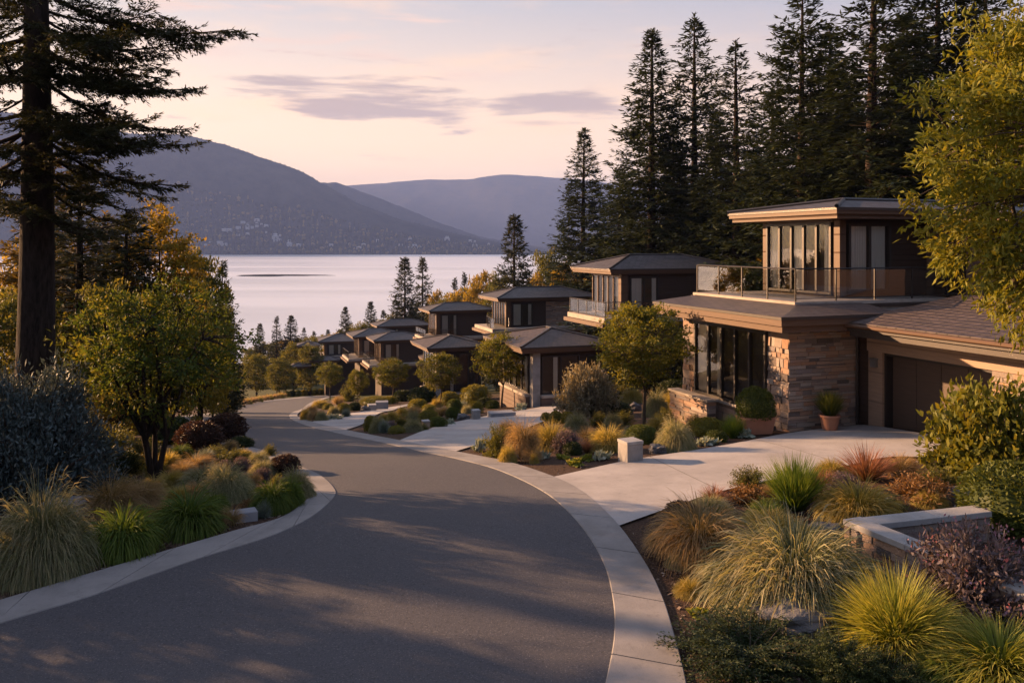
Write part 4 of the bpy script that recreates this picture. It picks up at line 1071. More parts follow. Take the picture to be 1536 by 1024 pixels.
for row in [
    ('sage', 1192, 948, 285, 797, R, 'huge cream-tipped grass dome, widest plant of the front right bed'), ('lime', 1345, 1012, 195, 858, R, 'yellow-green spiky grass fountain in front of the purple flowering shrub'),
    ('lime', 1500, 1066, 250, 940, R, 'broad green-gold grass mound at the bottom right corner'), ('juniper', 1125, 1040, 215, 942, R, 'wide dark juniper at the foot of the grey boulder'),
    ('juniper', 1262, 1048, 110, 962, R, 'small dark juniper under the yellow-green grass fountain'), ('rock', 1200, 970, 150, 900, R, 'flat grey boulder lying below the huge grass dome'),
    ('straw', 1050, 874, 150, 752, R, 'tall straw fountain grass nearest the concrete band'), ('gold', 1155, 830, 118, 768, R, 'low yellow-green grass behind the huge grass dome'),
    ('spiky', 1193, 780, 98, 682, R, 'bright green spiky upright grass by the driveway edge'), ('gold', 1287, 797, 122, 724, R, 'bright golden grass mound beside the stone wall corner'),
    ('red', 1300, 732, 92, 664, R, 'tall reddish feather grass by the driveway'), ('straw', 1350, 724, 56, 680, R, 'small pale tuft between reddish grass and leafy shrub'),
    ('rust', 1380, 764, 96, 714, R, 'rusty orange shrub in front of the big leafy shrub'), ('leafy', 1484, 738, 196, 580, R, 'big leafy yellow-green shrub in front of the garage'),
    ('box', 1522, 820, 140, 694, R, 'big clipped green ball behind the low wall'), ('purple', 1468, 968, 215, 794, R, 'purple flowering shrub spilling over the low wall'),
    ('maroon', 1022, 788, 46, 752, R, None), ('red', 1070, 762, 50, 724, R, 'small red tuft at the driveway edge'), ('olive', 1125, 737, 56, 700, R, 'grey-brown tuft at the driveway edge'),
    ('rust', 1122, 765, 56, 727, R, 'tan-orange tuft left of the bright spiky grass'), ('sage', 1066, 782, 70, 746, R, 'small flat sage mound behind the straw fountain grass'), ('purple', 1262, 745, 60, 710, R, 'small mauve plant behind the golden mound'),
    ('sprig', 1378, 804, 70, 758, R, None), ('rock', 1442, 760, 52, 732, R, 'grey rock beside the rusty shrub'), ('gold', 1248, 720, 54, 690, R, 'thin gold tuft between spiky and reddish grass'),
    ('rock', 1236, 810, 62, 784, R, 'small grey rock below the golden mound'), ('straw', 1165, 760, 50, 725, R, 'small straw tuft beside the bright spiky grass'), ('olive', 1330, 778, 60, 745, R, None),
    ('sage', 1090, 815, 60, 780, R, 'small sage mound between two straw grasses'), ('straw', 1000, 845, 70, 790, R, 'smaller straw tuft at the edge of the mulch'),
    ('straw', 1095, 905, 60, 862, R, 'low straw tuft at the left skirt of the huge grass dome'), ('green', 1150, 795, 60, 752, R, 'small deep green clump left of the bright spiky grass'), ('gold', 1210, 835, 70, 790, R, 'small gold tuft between the huge dome and the stone wall'),
    ('olive', 1255, 775, 60, 738, R, None), ('rust', 1215, 752, 44, 726, R, 'small orange tuft behind the golden mound'), ('juniper', 1075, 985, 80, 945, R, 'small dark juniper by the mulch edge'), ('goldrosette', 1050, 935, 34, 915, R, None), ('olive', 1405, 745, 60, 700, R, None), ('sage', 1030, 810, 56, 776, R, 'small sage mound at the tip by the driveway'),
    ('dark', 1480, 720, 90, 668, R, None), ('fescue', 1320, 765, 40, 740, R, None), ('green', 1420, 1040, 90, 975, R, 'deep green clump between the two yellow-green grasses'), ('rosette', 1230, 985, 40, 962, R, None), ('fescue', 1290, 880, 60, 840, R, 'blue-green tuft at the foot of the stone wall'), ('olive', 1085, 795, 44, 760, R, None),
    ('gold', 1035, 905, 50, 868, R, 'low gold tuft at the mulch edge by the concrete band'), ('sage', 1140, 860, 60, 815, R, None), ('olive', 1270, 845, 60, 800, R, None), ('straw', 1255, 905, 60, 856, R, 'straw tuft between the huge dome and the yellow-green fountain'), ('box', 1160, 775, 40, 748, R, None), ('fescue', 1180, 806, 44, 778, R, None), ('red', 1236, 742, 44, 700, R, 'thin red tuft behind the golden mound'), ('gold', 1395, 768, 50, 736, R, 'small gold tuft by the rusty shrub'), ('juniper', 1330, 1052, 110, 985, R, 'dark juniper between the two yellow-green grasses'), ('sage', 1020, 860, 44, 826, R, None),
    # bed before the stone house
    ('rosette', 720, 680, 24, 655, A, 'pale spiky rosette at the corner by the second driveway'), ('olive', 748, 690, 46, 637, A, None), ('straw', 785, 695, 56, 628, A, None), ('gold', 825, 680, 66, 634, A, None),
    ('straw', 768, 664, 50, 628, A, None), ('gold', 762, 698, 28, 668, A, None), ('straw', 798, 697, 34, 672, A, None), ('rosette', 815, 692, 20, 675, A, None), ('gold', 801, 698, 15, 680, A, None), ('purple', 850, 684, 46, 645, A, None),
    ('red', 880, 683, 26, 655, A, None), ('dark', 859, 686, 26, 662, A, None), ('gold', 912, 682, 64, 640, A, None), ('goldrosette', 865, 703, 26, 686, A, None), ('goldrosette', 843, 692, 26, 680, A, None),
    ('goldrosette', 882, 695, 20, 680, A, None), ('rosette', 902, 694, 30, 674, A, None), ('box', 962, 668, 44, 637, A, 'small square dark green shrub behind the concrete block'), ('gold', 990, 653, 46, 623, A, None),
    ('sage', 1013, 681, 62, 634, A, 'round pale gold grass ball right of the concrete block'), ('goldbox', 1061, 657, 46, 626, A, None), ('spiky', 1100, 661, 38, 620, A, None), ('box', 1074, 666, 30, 645, A, None),
    ('rosette', 1060, 672, 38, 655, A, None), ('rosette', 1116, 660, 30, 642, A, None), ('sage', 1024, 636, 28, 613, A, None), ('sage', 985, 627, 40, 592, A, None), ('gold', 1010, 620, 44, 588, A, None),
    ('willow', 1068, 634, 88, 554, A, 'grey-tan rounded shrub under the tall lower windows'), ('willow', 881, 627, 96, 550, A, 'big grey-tan shrub ball beside the largest street tree'), ('goldbox', 819, 633, 16, 618, A, None), ('goldbox', 834, 636, 20, 616, A, None), ('goldbox', 852, 636, 20, 617, A, None),
    ('sage', 865, 650, 40, 621, A, None), ('sage', 920, 644, 32, 622, A, None), ('olive', 897, 642, 28, 618, A, None), ('gold', 948, 606, 38, 582, A, None), ('dark', 920, 624, 52, 602, A, None), ('rock', 953, 618, 20, 603, A, 'small pale boulder beside the street tree trunk'),
    ('rock', 986, 683, 30, 666, A, 'brown-grey rock beside the pale gold grass ball'), ('olive', 935, 640, 34, 616, A, None), ('olive', 1000, 640, 34, 612, A, None), ('sage', 945, 660, 26, 640, A, None), ('straw', 880, 664, 30, 640, A, None), ('gold', 1035, 612, 30, 590, A, None), ('olive', 1045, 640, 26, 618, A, None),
    ('dark', 1010, 600, 46, 570, A, None), ('dark', 1042, 606, 40, 570, A, None), ('olive', 925, 600, 40, 575, A, None),
    # bed between second and third driveways
    ('goldbox', 556, 648, 20, 623, B_, None), ('sage', 567, 651, 27, 627, B_, None), ('fescue', 576, 651, 20, 628, B_, None), ('purple', 588, 648, 18, 632, B_, None), ('olive', 601, 642, 26, 622, B_, None), ('goldbox', 595, 652, 24, 638, B_, None),
    ('gold', 588, 631, 20, 616, B_, None), ('sage', 620, 650, 30, 629, B_, None), ('goldbox', 643, 635, 29, 615, B_, None), ('sage', 620, 635, 25, 618, B_, None), ('straw', 621, 625, 26, 610, B_, None), ('gold', 603, 626, 20, 610, B_, None),
    ('goldbox', 643, 621, 22, 606, B_, None), ('straw', 661, 626, 27, 608, B_, None), ('box', 657, 643, 26, 625, B_, None), ('rosette', 674, 639, 19, 627, B_, None), ('box', 680, 630, 22, 611, B_, None), ('box', 681, 617, 21, 598, B_, None),
    ('goldbox', 673, 609, 32, 587, B_, None), ('goldbox', 713, 606, 42, 576, B_, 'largest round gold-green shrub behind the second driveway block'), ('fescue', 693, 616, 20, 599, B_, None), ('goldbox', 712, 621, 24, 601, B_, None), ('rock', 695, 631, 22, 620, B_, None),
    ('box', 739, 614, 20, 600, B_, None), ('box', 765, 609, 17, 595, B_, None), ('goldbox', 781, 608, 17, 594, B_, None), ('dark', 798, 608, 24, 584, B_, None), ('rosette', 782, 617, 20, 603, B_, None), ('olive', 772, 604, 26, 582, B_, None), ('box', 788, 603, 22, 580, B_, None), ('goldbox', 627, 615, 28, 598, B_, None),
    ('dark', 637, 604, 44, 580, B_, None), ('dark', 604, 603, 28, 585, B_, None), ('gold', 575, 633, 16, 620, B_, None), ('olive', 635, 648, 16, 634, B_, None), ('sage', 700, 622, 18, 608, B_, None), ('dark', 728, 612, 22, 596, B_, None), ('gold', 655, 612, 20, 598, B_, None),
    # bed at the bend
    ('gold', 458, 632, 16, 611, C_, None), ('straw', 474, 633, 28, 614, C_, None), ('sage', 482, 633, 21, 618, C_, None), ('rosette', 502, 631, 26, 620, C_, None), ('fescue', 519, 627, 15, 611, C_, None), ('goldbox', 515, 621, 20, 604, C_, None),
    ('dark', 532, 617, 18, 603, C_, None), ('gold', 480, 613, 26, 599, C_, None), ('goldbox', 492, 615, 16, 605, C_, None), ('straw', 507, 608, 20, 593, C_, None), ('olive', 525, 603, 30, 576, C_, None), ('rock', 548, 618, 16, 608, C_, None), ('goldbox', 563, 608, 44, 595, C_, None),
    ('straw', 468, 621, 18, 607, C_, None), ('sage', 500, 622, 18, 609, C_, None), ('goldbox', 585, 606, 22, 594, C_, None),
    # left roadside bed
    ('sage', 62, 886, 160, 748, L, 'big pale sage mound at the left edge of the photograph'), ('green', 185, 850, 110, 764, L, 'deep green grass beside the big pale mound'), ('straw', 165, 794, 110, 712, L, 'tall straw grass behind the left deep green clump'),
    ('straw', 212, 778, 72, 718, L, 'pale straw tuft behind the middle green clump'), ('green', 284, 815, 106, 742, L, 'dense deep green grass clump in the middle of the front row'), ('straw', 348, 796, 42, 758, L, 'small straw tuft against the stone slab'),
    ('fescue', 396, 781, 26, 750, L, 'pale blue-green tuft right of the stone slab'), ('rust', 378, 768, 40, 748, L, 'rusty dried tuft above the stone slab'), ('green', 408, 777, 64, 724, L, 'bright green mound at the kerb, left of its pair'), ('green', 434, 767, 44, 718, L, 'bright green mound at the kerb, right of its pair'),
    ('sage', 443, 755, 58, 706, L, 'pale sage mound nearest the curve of the kerb'), ('sage', 338, 760, 82, 704, L, 'wide sage-tan mound in the middle of the left bed'), ('sage', 308, 742, 84, 701, L, 'sage-tan mound just behind the wide middle mound'), ('straw', 378, 738, 30, 706, L, None), ('sage', 395, 717, 44, 692, L, None), ('maroon', 428, 714, 42, 682, L, None),
    ('straw', 293, 709, 58, 680, L, None), ('gold', 253, 706, 40, 678, L, None), ('gold', 258, 738, 50, 706, L, None), ('straw', 300, 756, 52, 722, L, None), ('dark', 184, 718, 58, 677, L, None), ('gold', 206, 716, 36, 684, L, None), ('olive', 345, 697, 56, 673, L, None),
    ('fescue', 308, 695, 36, 672, L, None), ('sage', 388, 698, 34, 678, L, None), ('olive', 404, 688, 22, 666, L, None), ('dark', 361, 675, 36, 655, L, None), ('maroon', 298, 681, 64, 632, L, 'very dark maroon shrub beside the bend of the lane'), ('maroon', 338, 667, 58, 620, L, 'red-brown shrub nearest the asphalt at the bend'),
    ('straw', 340, 678, 34, 660, L, None), ('purple', 337, 709, 24, 690, L, None), ('purple', 361, 709, 32, 686, L, None), ('purple', 393, 726, 32, 702, L, None), ('bspruce', 42, 775, 250, 556, L, 'huge blue-grey shrub at the left edge under the pine'), ('olive', 130, 730, 70, 690, L, None), ('gold', 230, 745, 44, 715, L, None), ('olive', 235, 720, 40, 690, L, None),
    ('straw', 140, 735, 60, 700, L, None), ('gold', 268, 760, 50, 730, L, None), ('straw', 236, 790, 44, 752, L, None), ('green', 322, 775, 44, 742, L, 'small green clump behind the stone slab'), ('sage', 362, 745, 44, 716, L, None), ('straw', 275, 720, 44, 692, L, None), ('goldrosette', 420, 745, 26, 728, L, None), ('olive', 180, 745, 50, 712, L, None),
    ('dark', 110, 700, 90, 640, L, None), ('olive', 215, 690, 60, 655, L, None), ('olive', 165, 690, 80, 640, L, None), ('dark', 255, 668, 60, 625, L, None), ('rock', 250, 810, 70, 790, L, None), ('olive', 290, 668, 50, 650, L, None), ('green', 270, 690, 40, 668, L, None), ('sage', 420, 700, 26, 684, L, None), ('gold', 365, 690, 30, 674, L, None), ('olive', 322, 688, 34, 668, L, None), ('sage', 330, 725, 40, 700, L, None), ('olive', 415, 735, 24, 712, L, None),
]: plant(*row)
for k in range(17):                                             # low arching tufts along the far verge
    t = k / 16; x = 338 + 88 * t; plant('straw' if k % 3 else 'gold', x, 615.5 - 19 * t ** 0.85, 20 - 6 * t, 603 - 15 * t ** 0.85, V_)
for k in range(9):
    x = 430 + 8.5 * k; plant(('goldbox', 'dark', 'box')[k % 3], x, 595.5 - 0.5 * k, 12, 586 - 0.6 * k, V_)
seen = {}
for o, kind, x, bed, label in PLACED:
    if not label: seen.setdefault((kind, bed), []).append((x, o))
taken = {}
for o, kind, x, bed, label in PLACED:
    if label: taken.setdefault((kind, bed), []).append(o)
for o, kind, x, bed, label in PLACED:
    o['group'] = GRP[bed]
    if label: o['label'] = label; continue
    l = sorted(seen[(kind, bed)], key=lambda p: p[0]); i = [p[1] for p in l].index(o)
    sm = 'small ' if taken.get((kind, bed)) else ''
    o['label'] = sm + DESC[kind] + ' ' + bed if len(l) == 1 else sm + DESC[kind] + ' ' + bed + (', leftmost' if i == 0 else ', %s from the left' % ORD[i])

# ------------------------------------------------------------------ trees
def fir_branch(cr, tr, rng, P0, az, L, a0, sag, lift, leaf=0.28, wid=0.078, dens=1.55, tw=0.58, r=0.03, tint0=0.0, nl=4):
    """one conifer bough: a limb with flat sprays of needles on both sides"""
    n = 7; s = np.linspace(0, 1, n); h = np.array([math.cos(az), math.sin(az), 0.0])
    zz = L * (math.sin(a0) * s - sag * s * (1 - 0.0 * s) + lift * s ** 2.5)
    P = P0 + h * (L * math.cos(a0) * s)[:, None] + UP * zz[:, None]
    side = np.array([-math.sin(az), math.cos(az), 0.0]); P = P + side * (L * 0.05 * rng.normal() * s ** 2)[:, None]
    tr.tube(P, np.linspace(r, 0.006, n), 4, 0.3)
    nt = max(5, int(L / 0.12 * dens)); st = np.sort(0.10 + 0.9 * rng.random(nt)); st[-1] = 1.0
    f = st * (n - 1); i = np.minimum(f.astype(int), n - 2); B = P[i] + (P[i + 1] - P[i]) * (f - i)[:, None]; T = nrm(P[i + 1] - P[i])
    sg = np.where(rng.random(nt) < 0.5, -1.0, 1.0); ang = rng.uniform(0.6, 1.15, nt); ang[-1] = 0.0
    D = nrm(T * np.cos(ang)[:, None] + side * (sg * np.sin(ang))[:, None] + UP * rng.normal(-0.10, 0.14, nt)[:, None])
    tl = np.clip(L * tw * (1.06 - st) * rng.uniform(0.55, 1.1, nt) + 0.12, 0.12, 1.1)
    m = np.maximum(2, (tl / 0.10).astype(int)) * nl // 2; idx = np.repeat(np.arange(nt), m); q = rng.random(len(idx)) ** 0.9
    Q = B[idx] + D[idx] * (tl[idx] * q)[:, None] - UP * (0.16 * tl[idx] * q * q)[:, None]
    S = np.cross(D[idx], UP); sg2 = np.where(rng.random(len(idx)) < 0.5, -1, 1)
    LD = nrm(D[idx] * 0.8 + S * (sg2 * rng.uniform(0.2, 1.0, len(idx)))[:, None] + UP * rng.normal(-0.1, 0.35, len(idx))[:, None])
    cr.leaves(Q, LD, UP + 0.7 * unitdirs(rng, len(idx)), leaf * rng.uniform(0.6, 1.25, len(idx)), wid * rng.uniform(0.7, 1.3, len(idx)), np.clip(tint0 + 0.25 + 0.5 * rng.random(len(idx)) * (0.4 + 0.6 * st[idx]), 0, 1))


def fir(rng, H=20.0, R=3.7, clear=0.06, step=0.46, nb=7, power=0.86, dens=1.1, ragged=0.2, trunk=0.24):
    tr, cr = MB(), MB()
    zs = np.linspace(0, H, 14); lean = rng.normal(0, 0.05, 2)
    tr.tube(np.column_stack([lean[0] * np.sin(zs / 5), lean[1] * np.sin(zs / 6), zs]), trunk * (1 - zs / H) ** 0.85 + 0.02, 8, 0.3)
    z = H * clear; az = 0
    while z < H * 0.985:
        fr = (z - H * clear) / (H * (1 - clear)); Lm = R * (1 - fr) ** power * min(1.0, 0.55 + fr * 3.2) * min(1.0, 0.30 + (1 - fr) * 5.5) + 0.07
        k = max(3, int(round(nb * (1 - 0.35 * fr))))
        gap = rng.random() < 0.10
        for j in range(k):
            if gap and rng.random() < 0.6: continue
            az += 2.39996 + rng.normal(0, 0.25); Lb = Lm * (1 - ragged + 2 * ragged * rng.random())
            fir_branch(cr, tr, rng, np.array([0, 0, z + rng.normal(0, 0.08)]), az, Lb, 0.55 * fr ** 1.6 + 0.10, 0.34 * (1 - fr), 0.26 * (1 - fr), r=0.012 + 0.016 * (1 - fr), dens=dens)
        z += step * (0.5 + 0.6 * (1 - fr)) * rng.uniform(0.8, 1.2)
    n = 46; zz = H - 0.9 * rng.random(n); aa = rng.random(n) * 6.28
    cr.leaves(np.column_stack([0 * zz, 0 * zz, zz]), np.column_stack([np.cos(aa), np.sin(aa), 0.9 + 0 * aa]), unitdirs(rng, n) + UP, 0.22, 0.06, 0.5)
    return tr, cr


TP = {}


def tree_proto(key, name, cat, tr, cr, tm, cm):
    root = empty(name, (0, 0, 0)); root['category'] = cat; root['kind'] = 'thing'
    tr.build('trunk', M[tm], root, True); cr.build('crown', M[cm], root)
    remember(root); TP[key] = [root, False]


def put_tree(key, loc, s, label, group, rz=None, sxy=None):
    root, used = TP[key]
    o = root if not used else copy_thing(root); TP[key][1] = True
    o.location = loc; o.scale = (sxy or s, sxy or s, s); o.rotation_euler = (0, 0, random.random() * 6.28 if rz is None else rz)
    o['label'] = label; o['group'] = group
    return o


def tree_at(key, px, Y, ytop, H, label, group, wpx=None, W=None, sink=0.2, rz=None):
    """a tree on the ground at depth Y whose top shows at ytop; wpx sets its crown width"""
    X = (px - CX) / F * Y; zb = float(g(X, Y)) - sink; h = zpx(ytop, Y) - zb
    put_tree(key, (X, Y, zb), h / H, label, group, rz, (wpx * Y / F) / W if wpx else None)


rg = np.random.default_rng(11)
tree_proto('fir1', 'fir_tree', 'tree', *fir(rg), 'bark', 'l_fir')
tree_proto('fir2', 'fir_tree', 'tree', *fir(rg, R=3.5, nb=6, step=0.58, ragged=0.28), 'bark', 'l_fir')
tree_proto('fir3', 'fir_tree', 'tree', *fir(rg, R=3.8, nb=7, step=0.55, ragged=0.25, power=0.75, clear=0.12), 'bark', 'l_fir')
tree_proto('fir4', 'fir_tree', 'tree', *fir(rg, R=3.1, nb=6, step=0.52, ragged=0.35, dens=1.0, power=0.8, clear=0.10), 'bark', 'l_fir')
tree_proto('spruce1', 'spruce_tree', 'tree', *fir(rg, H=10, R=2.3, nb=7, step=0.34, clear=0.03, trunk=0.15), 'bark', 'l_pine')
tree_proto('amberlit_spruce', 'amberlit_spruce_tree', 'tree', *fir(rg, H=10, R=2.2, nb=6, step=0.36, clear=0.05, trunk=0.14, ragged=0.3), 'bark', 'l_amberlit')  # spruce shape; its amber light comes from the needle colour
tree_proto('spruce2', 'spruce_tree', 'tree', *fir(rg, H=10, R=2.0, nb=6, step=0.36, clear=0.04, trunk=0.14, ragged=0.35), 'bark', 'l_pine')
GF, GS, GA = 'tall firs behind the stone house', 'conifers down the lakeside slope', 'autumn trees behind the houses'
for (k, px, Y, yt, wpx, lab) in [
    ('spruce1', 772, 108, 322, 66, 'dark spruce rising alone behind the third roof'), ('fir1', 876, 92, 193, 100, 'dark fir tree, shortest and leftmost of the tall row'),
    ('fir1', 978, 70, 44, 140, 'tall dark fir with a full crown, second of the tall row'), ('fir4', 1042, 72, 22, 120, 'slender tall fir with see-through crown, third of the tall row'),
    ('fir2', 1104, 64, 60, 130, 'tall fir with stepped boughs, just left of the upper roof tip'), ('fir3', 1203, 56, -25, 170, 'tall fir standing behind the upper roof fascia'),
    ('fir2', 1312, 50, -110, 190, 'tall fir with pale trunk seen above the upper roof'), ('fir3', 1408, 54, -90, 190, 'tall fir partly behind the yellow-green maple'),
    ('fir1', 1245, 64, 40, 150, 'fir standing back between the two tallest trunks'), ('fir4', 1160, 76, 130, 130, 'shorter fir filling the gap left of the roof fir'), ('fir1', 930, 100, 250, 100, 'lower fir between the two leftmost tall firs'),
    ('fir2', 1010, 84, 190, 110, 'half-hidden fir behind the slender tall fir'), ('fir1', 1075, 82, 170, 120, 'half-hidden fir behind the stepped fir'), ('fir1', 1360, 66, 20, 150, 'fir set back behind the pale trunk'), ('fir4', 1480, 62, -30, 170, 'fir mostly covered by the maple'),
    ('fir3', 1135, 70, 230, 120, 'low bushy fir behind the balcony rail'), ('fir3', 1275, 72, 130, 150, 'broad fir deep behind the upper house')]:
    tree_at(k, px, Y, yt, 20.0 if k.startswith('fir') else 10.0, lab, GF, wpx, {'fir1': 3.7, 'fir2': 3.4, 'fir3': 4.1, 'fir4': 3.1, 'spruce1': 2.5}[k])
for (k, px, Y, yt, wpx, lab) in [
    ('spruce1', 607, 150, 386, 52, 'left one of the twin spruces in front of the lake'), ('spruce2', 634, 155, 388, 42, 'right one of the twin spruces in front of the lake'),
    ('spruce2', 334, 60, 393, 46, 'narrow spruce at the right rim of the left wood'), ('spruce1', 340, 52, 428, 34, 'drooping spruce at the right rim of the left wood, nearer the lane'),
    ('spruce1', 390, 175, 485, 24, 'small spruce on the shore slope, leftmost of three'), ('spruce2', 415, 185, 475, 22, 'small narrow spruce on the shore slope, middle of three'), ('spruce1', 437, 185, 473, 32, 'small bushy spruce on the shore slope, right of three'),
    ('spruce2', 456, 230, 492, 16, 'tiny spruce just right of the shore trio'), ('spruce2', 471, 230, 497, 16, 'tiny spruce below the lake, left of the lowest roof'), ('spruce1', 492, 215, 494, 18, 'tiny spruce above the lowest dark roof'),
    ('spruce1', 518, 185, 460, 28, 'spruce above the sixth roof'), ('spruce1', 556, 180, 452, 30, 'spruce above the far shallow roof'), ('spruce2', 575, 190, 466, 22, 'small spruce beside the twin spruces'), ('spruce2', 682, 160, 418, 26, 'spruce among the yellow trees right of the twins'), ('spruce2', 697, 165, 410, 26, 'spruce among the yellow trees, nearer the lone dark spruce'),
    ('spruce1', 195, 34, 320, 130, 'dark conifer between the pine and the golden tree'), ('spruce2', 120, 36, 250, 150, 'dark conifer just right of the pine trunk'), ('amberlit_spruce', 80, 44, 230, 150, 'conifer with amber sunlight in its needle colour, deep behind the pine trunk'), ('amberlit_spruce', 158, 46, 318, 120, 'conifer with amber sunlight in its needle colour, deep in the left wood')]:
    tree_at(k, px, Y, yt, 10.0, lab, GS, wpx, {'spruce1': 2.7, 'spruce2': 2.3, 'amberlit_spruce': 2.6}[k])


def crown_tree(rng, H, R, zc, rz, trunk_r, fork, nclump, m, leaf, wid, spread, stems=1, limbs=7, shell=0.35, droop=0.0, lean=0.0, cone=0.0):
    """a broadleaf tree: trunk, forking limbs, and clumps of leaves through the crown's volume"""
    tr, cr = MB(), MB(); tops = []
    for k in range(stems):
        a = k * 2 * PI / stems + rng.random(); o = 0.10 * (stems > 1); d = (0.16 * H * 0.3 if stems > 1 else 0.03 * H) * np.array([math.cos(a), math.sin(a), 0])
        P = np.array([[o * math.cos(a), o * math.sin(a), -0.1], [0, 0, 0], [0, 0, 0], [0, 0, fork]], float); P[1] = P[0] + d * 0.15 + UP * fork * 0.35; P[2] = P[0] + d * 0.5 + UP * fork * 0.7; P[3] = P[0] + d + UP * (fork + 0.1)
        tr.tube(catmull(P, 8), np.linspace(trunk_r * 1.15, trunk_r * 0.8, 8) * (0.75 if stems > 1 else 1), 8, 0.3); tops.append(P[3])
    lead = tops[0] + UP * 0; limb_pts = []
    for k in range(limbs * stems):
        t = tops[k % stems]; d = unitdirs(rng, 1)[0]; d[2] = abs(d[2]) * 0.8 + 0.25; e = np.array([d[0] * R * 0.75, d[1] * R * 0.75, zc + (d[2] - 0.45) * rz * 0.9])
        P = catmull([t, t * 0.45 + e * 0.55 + UP * 0.10 * R, e], 9); tr.tube(P, np.linspace(trunk_r * 0.48, 0.012, 9), 5, 0.3); limb_pts.append(P)
    if cone: 
        P = np.array([tops[0], [0, 0, zc], [0, 0, H * 0.97]]); Q = catmull(P, 10); tr.tube(Q, np.linspace(trunk_r * 0.8, 0.01, 10), 6, 0.3); limb_pts.append(Q)
    LP = np.vstack(limb_pts)
    for c in range(nclump):
        d = unitdirs(rng, 1)[0]; r = (1 - shell) + shell * rng.random() if rng.random() < 0.75 else rng.random() ** 0.5
        k = 1 + 0.22 * mnoise.noise(Vector(d * 1.9) + Vector((lean, 0, 0)))
        C = np.array([d[0] * R * r * k, d[1] * R * r * k, zc + d[2] * rz * r * k])
        if cone: C[:2] *= np.clip(1.25 - cone * (C[2] - (zc - rz)) / (2 * rz), 0.08, 1.3)
        b0 = LP[np.argmin(np.linalg.norm(LP - C, axis=1))]
        tr.tube(catmull([b0, (b0 + C) / 2 + UP * 0.06, C], 5), np.linspace(0.018, 0.004, 5) * max(1, R / 2), 4, 0.3)
        mm = int(m * rng.uniform(0.6, 1.4)); out = nrm(C[None] - np.array([[0, 0, zc - rz * 0.3]]))[0]
        U = unitdirs(rng, mm) * (rng.random(mm) ** 0.5)[:, None] * spread * rng.uniform(0.7, 1.3); U[:, 2] *= 0.55
        D = nrm(out * 0.7 + unitdirs(rng, mm) * 0.9 - UP * droop)
        cr.leaves(C + U, D, UP * 0.9 + unitdirs(rng, mm), leaf * rng.uniform(0.6, 1.3, mm), wid * rng.uniform(0.7, 1.3, mm), np.clip(0.25 + 0.5 * rng.random(mm) + rng.normal(0, 0.16), 0, 1), bow=0.06)
    return tr, cr


rg = np.random.default_rng(23)
tree_proto('street1', 'street_tree', 'tree', *crown_tree(rg, 4.2, 1.45, 2.85, 1.30, 0.055, 1.35, 230, 46, 0.115, 0.055, 0.30), 'bark2', 'l_street')
tree_proto('street2', 'street_tree', 'tree', *crown_tree(rg, 4.2, 1.45, 2.85, 1.30, 0.060, 1.25, 190, 46, 0.125, 0.06, 0.30), 'bark2', 'l_street')
GT = 'round street trees along the lane'
for (k, px, yb, yt, wpx, lab) in [
    ('street1', 966, 642, 450, 150, 'largest round street tree, before the stone house'), ('street2', 752, 612, 497, 82, 'second round street tree, beside the second driveway block'), ('street1', 660, 611, 527, 66, 'third round street tree, before the third house'),
    ('street2', 588, 605, 536, 54, 'fourth round street tree, beside the pale pillar'), ('street1', 537, 611, 552, 34, 'narrow street tree in the bed at the bend'), ('street2', 495, 600, 542, 40, 'street tree standing at the tip of the bend'),
    ('street1', 456, 590, 548, 36, 'street tree across the bend before the curved roofs'), ('street2', 415, 590, 546, 40, 'street tree across the bend, left of the curved roofs'), ('street1', 386, 592, 548, 34, 'dim street tree across the bend, second from the left'), ('street2', 366, 594, 546, 34, 'dim street tree across the bend, leftmost')]:
    P = G(px, yb); zt = zpx(yt, P.y); h = zt - P.z
    put_tree(k, (P.x, P.y, P.z - 0.05), h / 4.2, lab, GT, None, wpx * P.y / F / 3.0)
tr, cr = crown_tree(rg, 5.2, 2.15, 3.4, 1.75, 0.10, 1.15, 270, 46, 0.15, 0.05, 0.40, stems=4, limbs=6, droop=0.15, shell=0.6)
tree_proto('ornament', 'garden_tree', 'tree', tr, cr, 'bark', 'l_ornament')
P = G(232, 722); put_tree('ornament', (P.x, P.y, P.z - 0.05), (zpx(408, P.y) - P.z) / 5.2, 'multi-stemmed green garden tree in the left roadside bed', 'broadleaf trees left of the lane', 1.1, 268 * P.y / F / 4.5)
tree_proto('golden', 'golden_tree', 'tree', *crown_tree(rg, 9, 1.9, 5.4, 3.6, 0.12, 2.0, 330, 40, 0.17, 0.08, 0.42, cone=0.62, limbs=10), 'bark', 'l_autumn')
tree_proto('bushy', 'bushy_tree', 'tree', *crown_tree(rg, 6, 2.3, 3.4, 2.5, 0.12, 1.2, 200, 40, 0.22, 0.11, 0.55), 'bark', 'l_olive')
tree_proto('autumn', 'autumn_tree', 'tree', *crown_tree(rg, 6, 2.1, 3.4, 2.5, 0.12, 1.2, 170, 40, 0.22, 0.11, 0.5, cone=0.5), 'bark', 'l_autumn')
GL = 'broadleaf trees left of the lane'
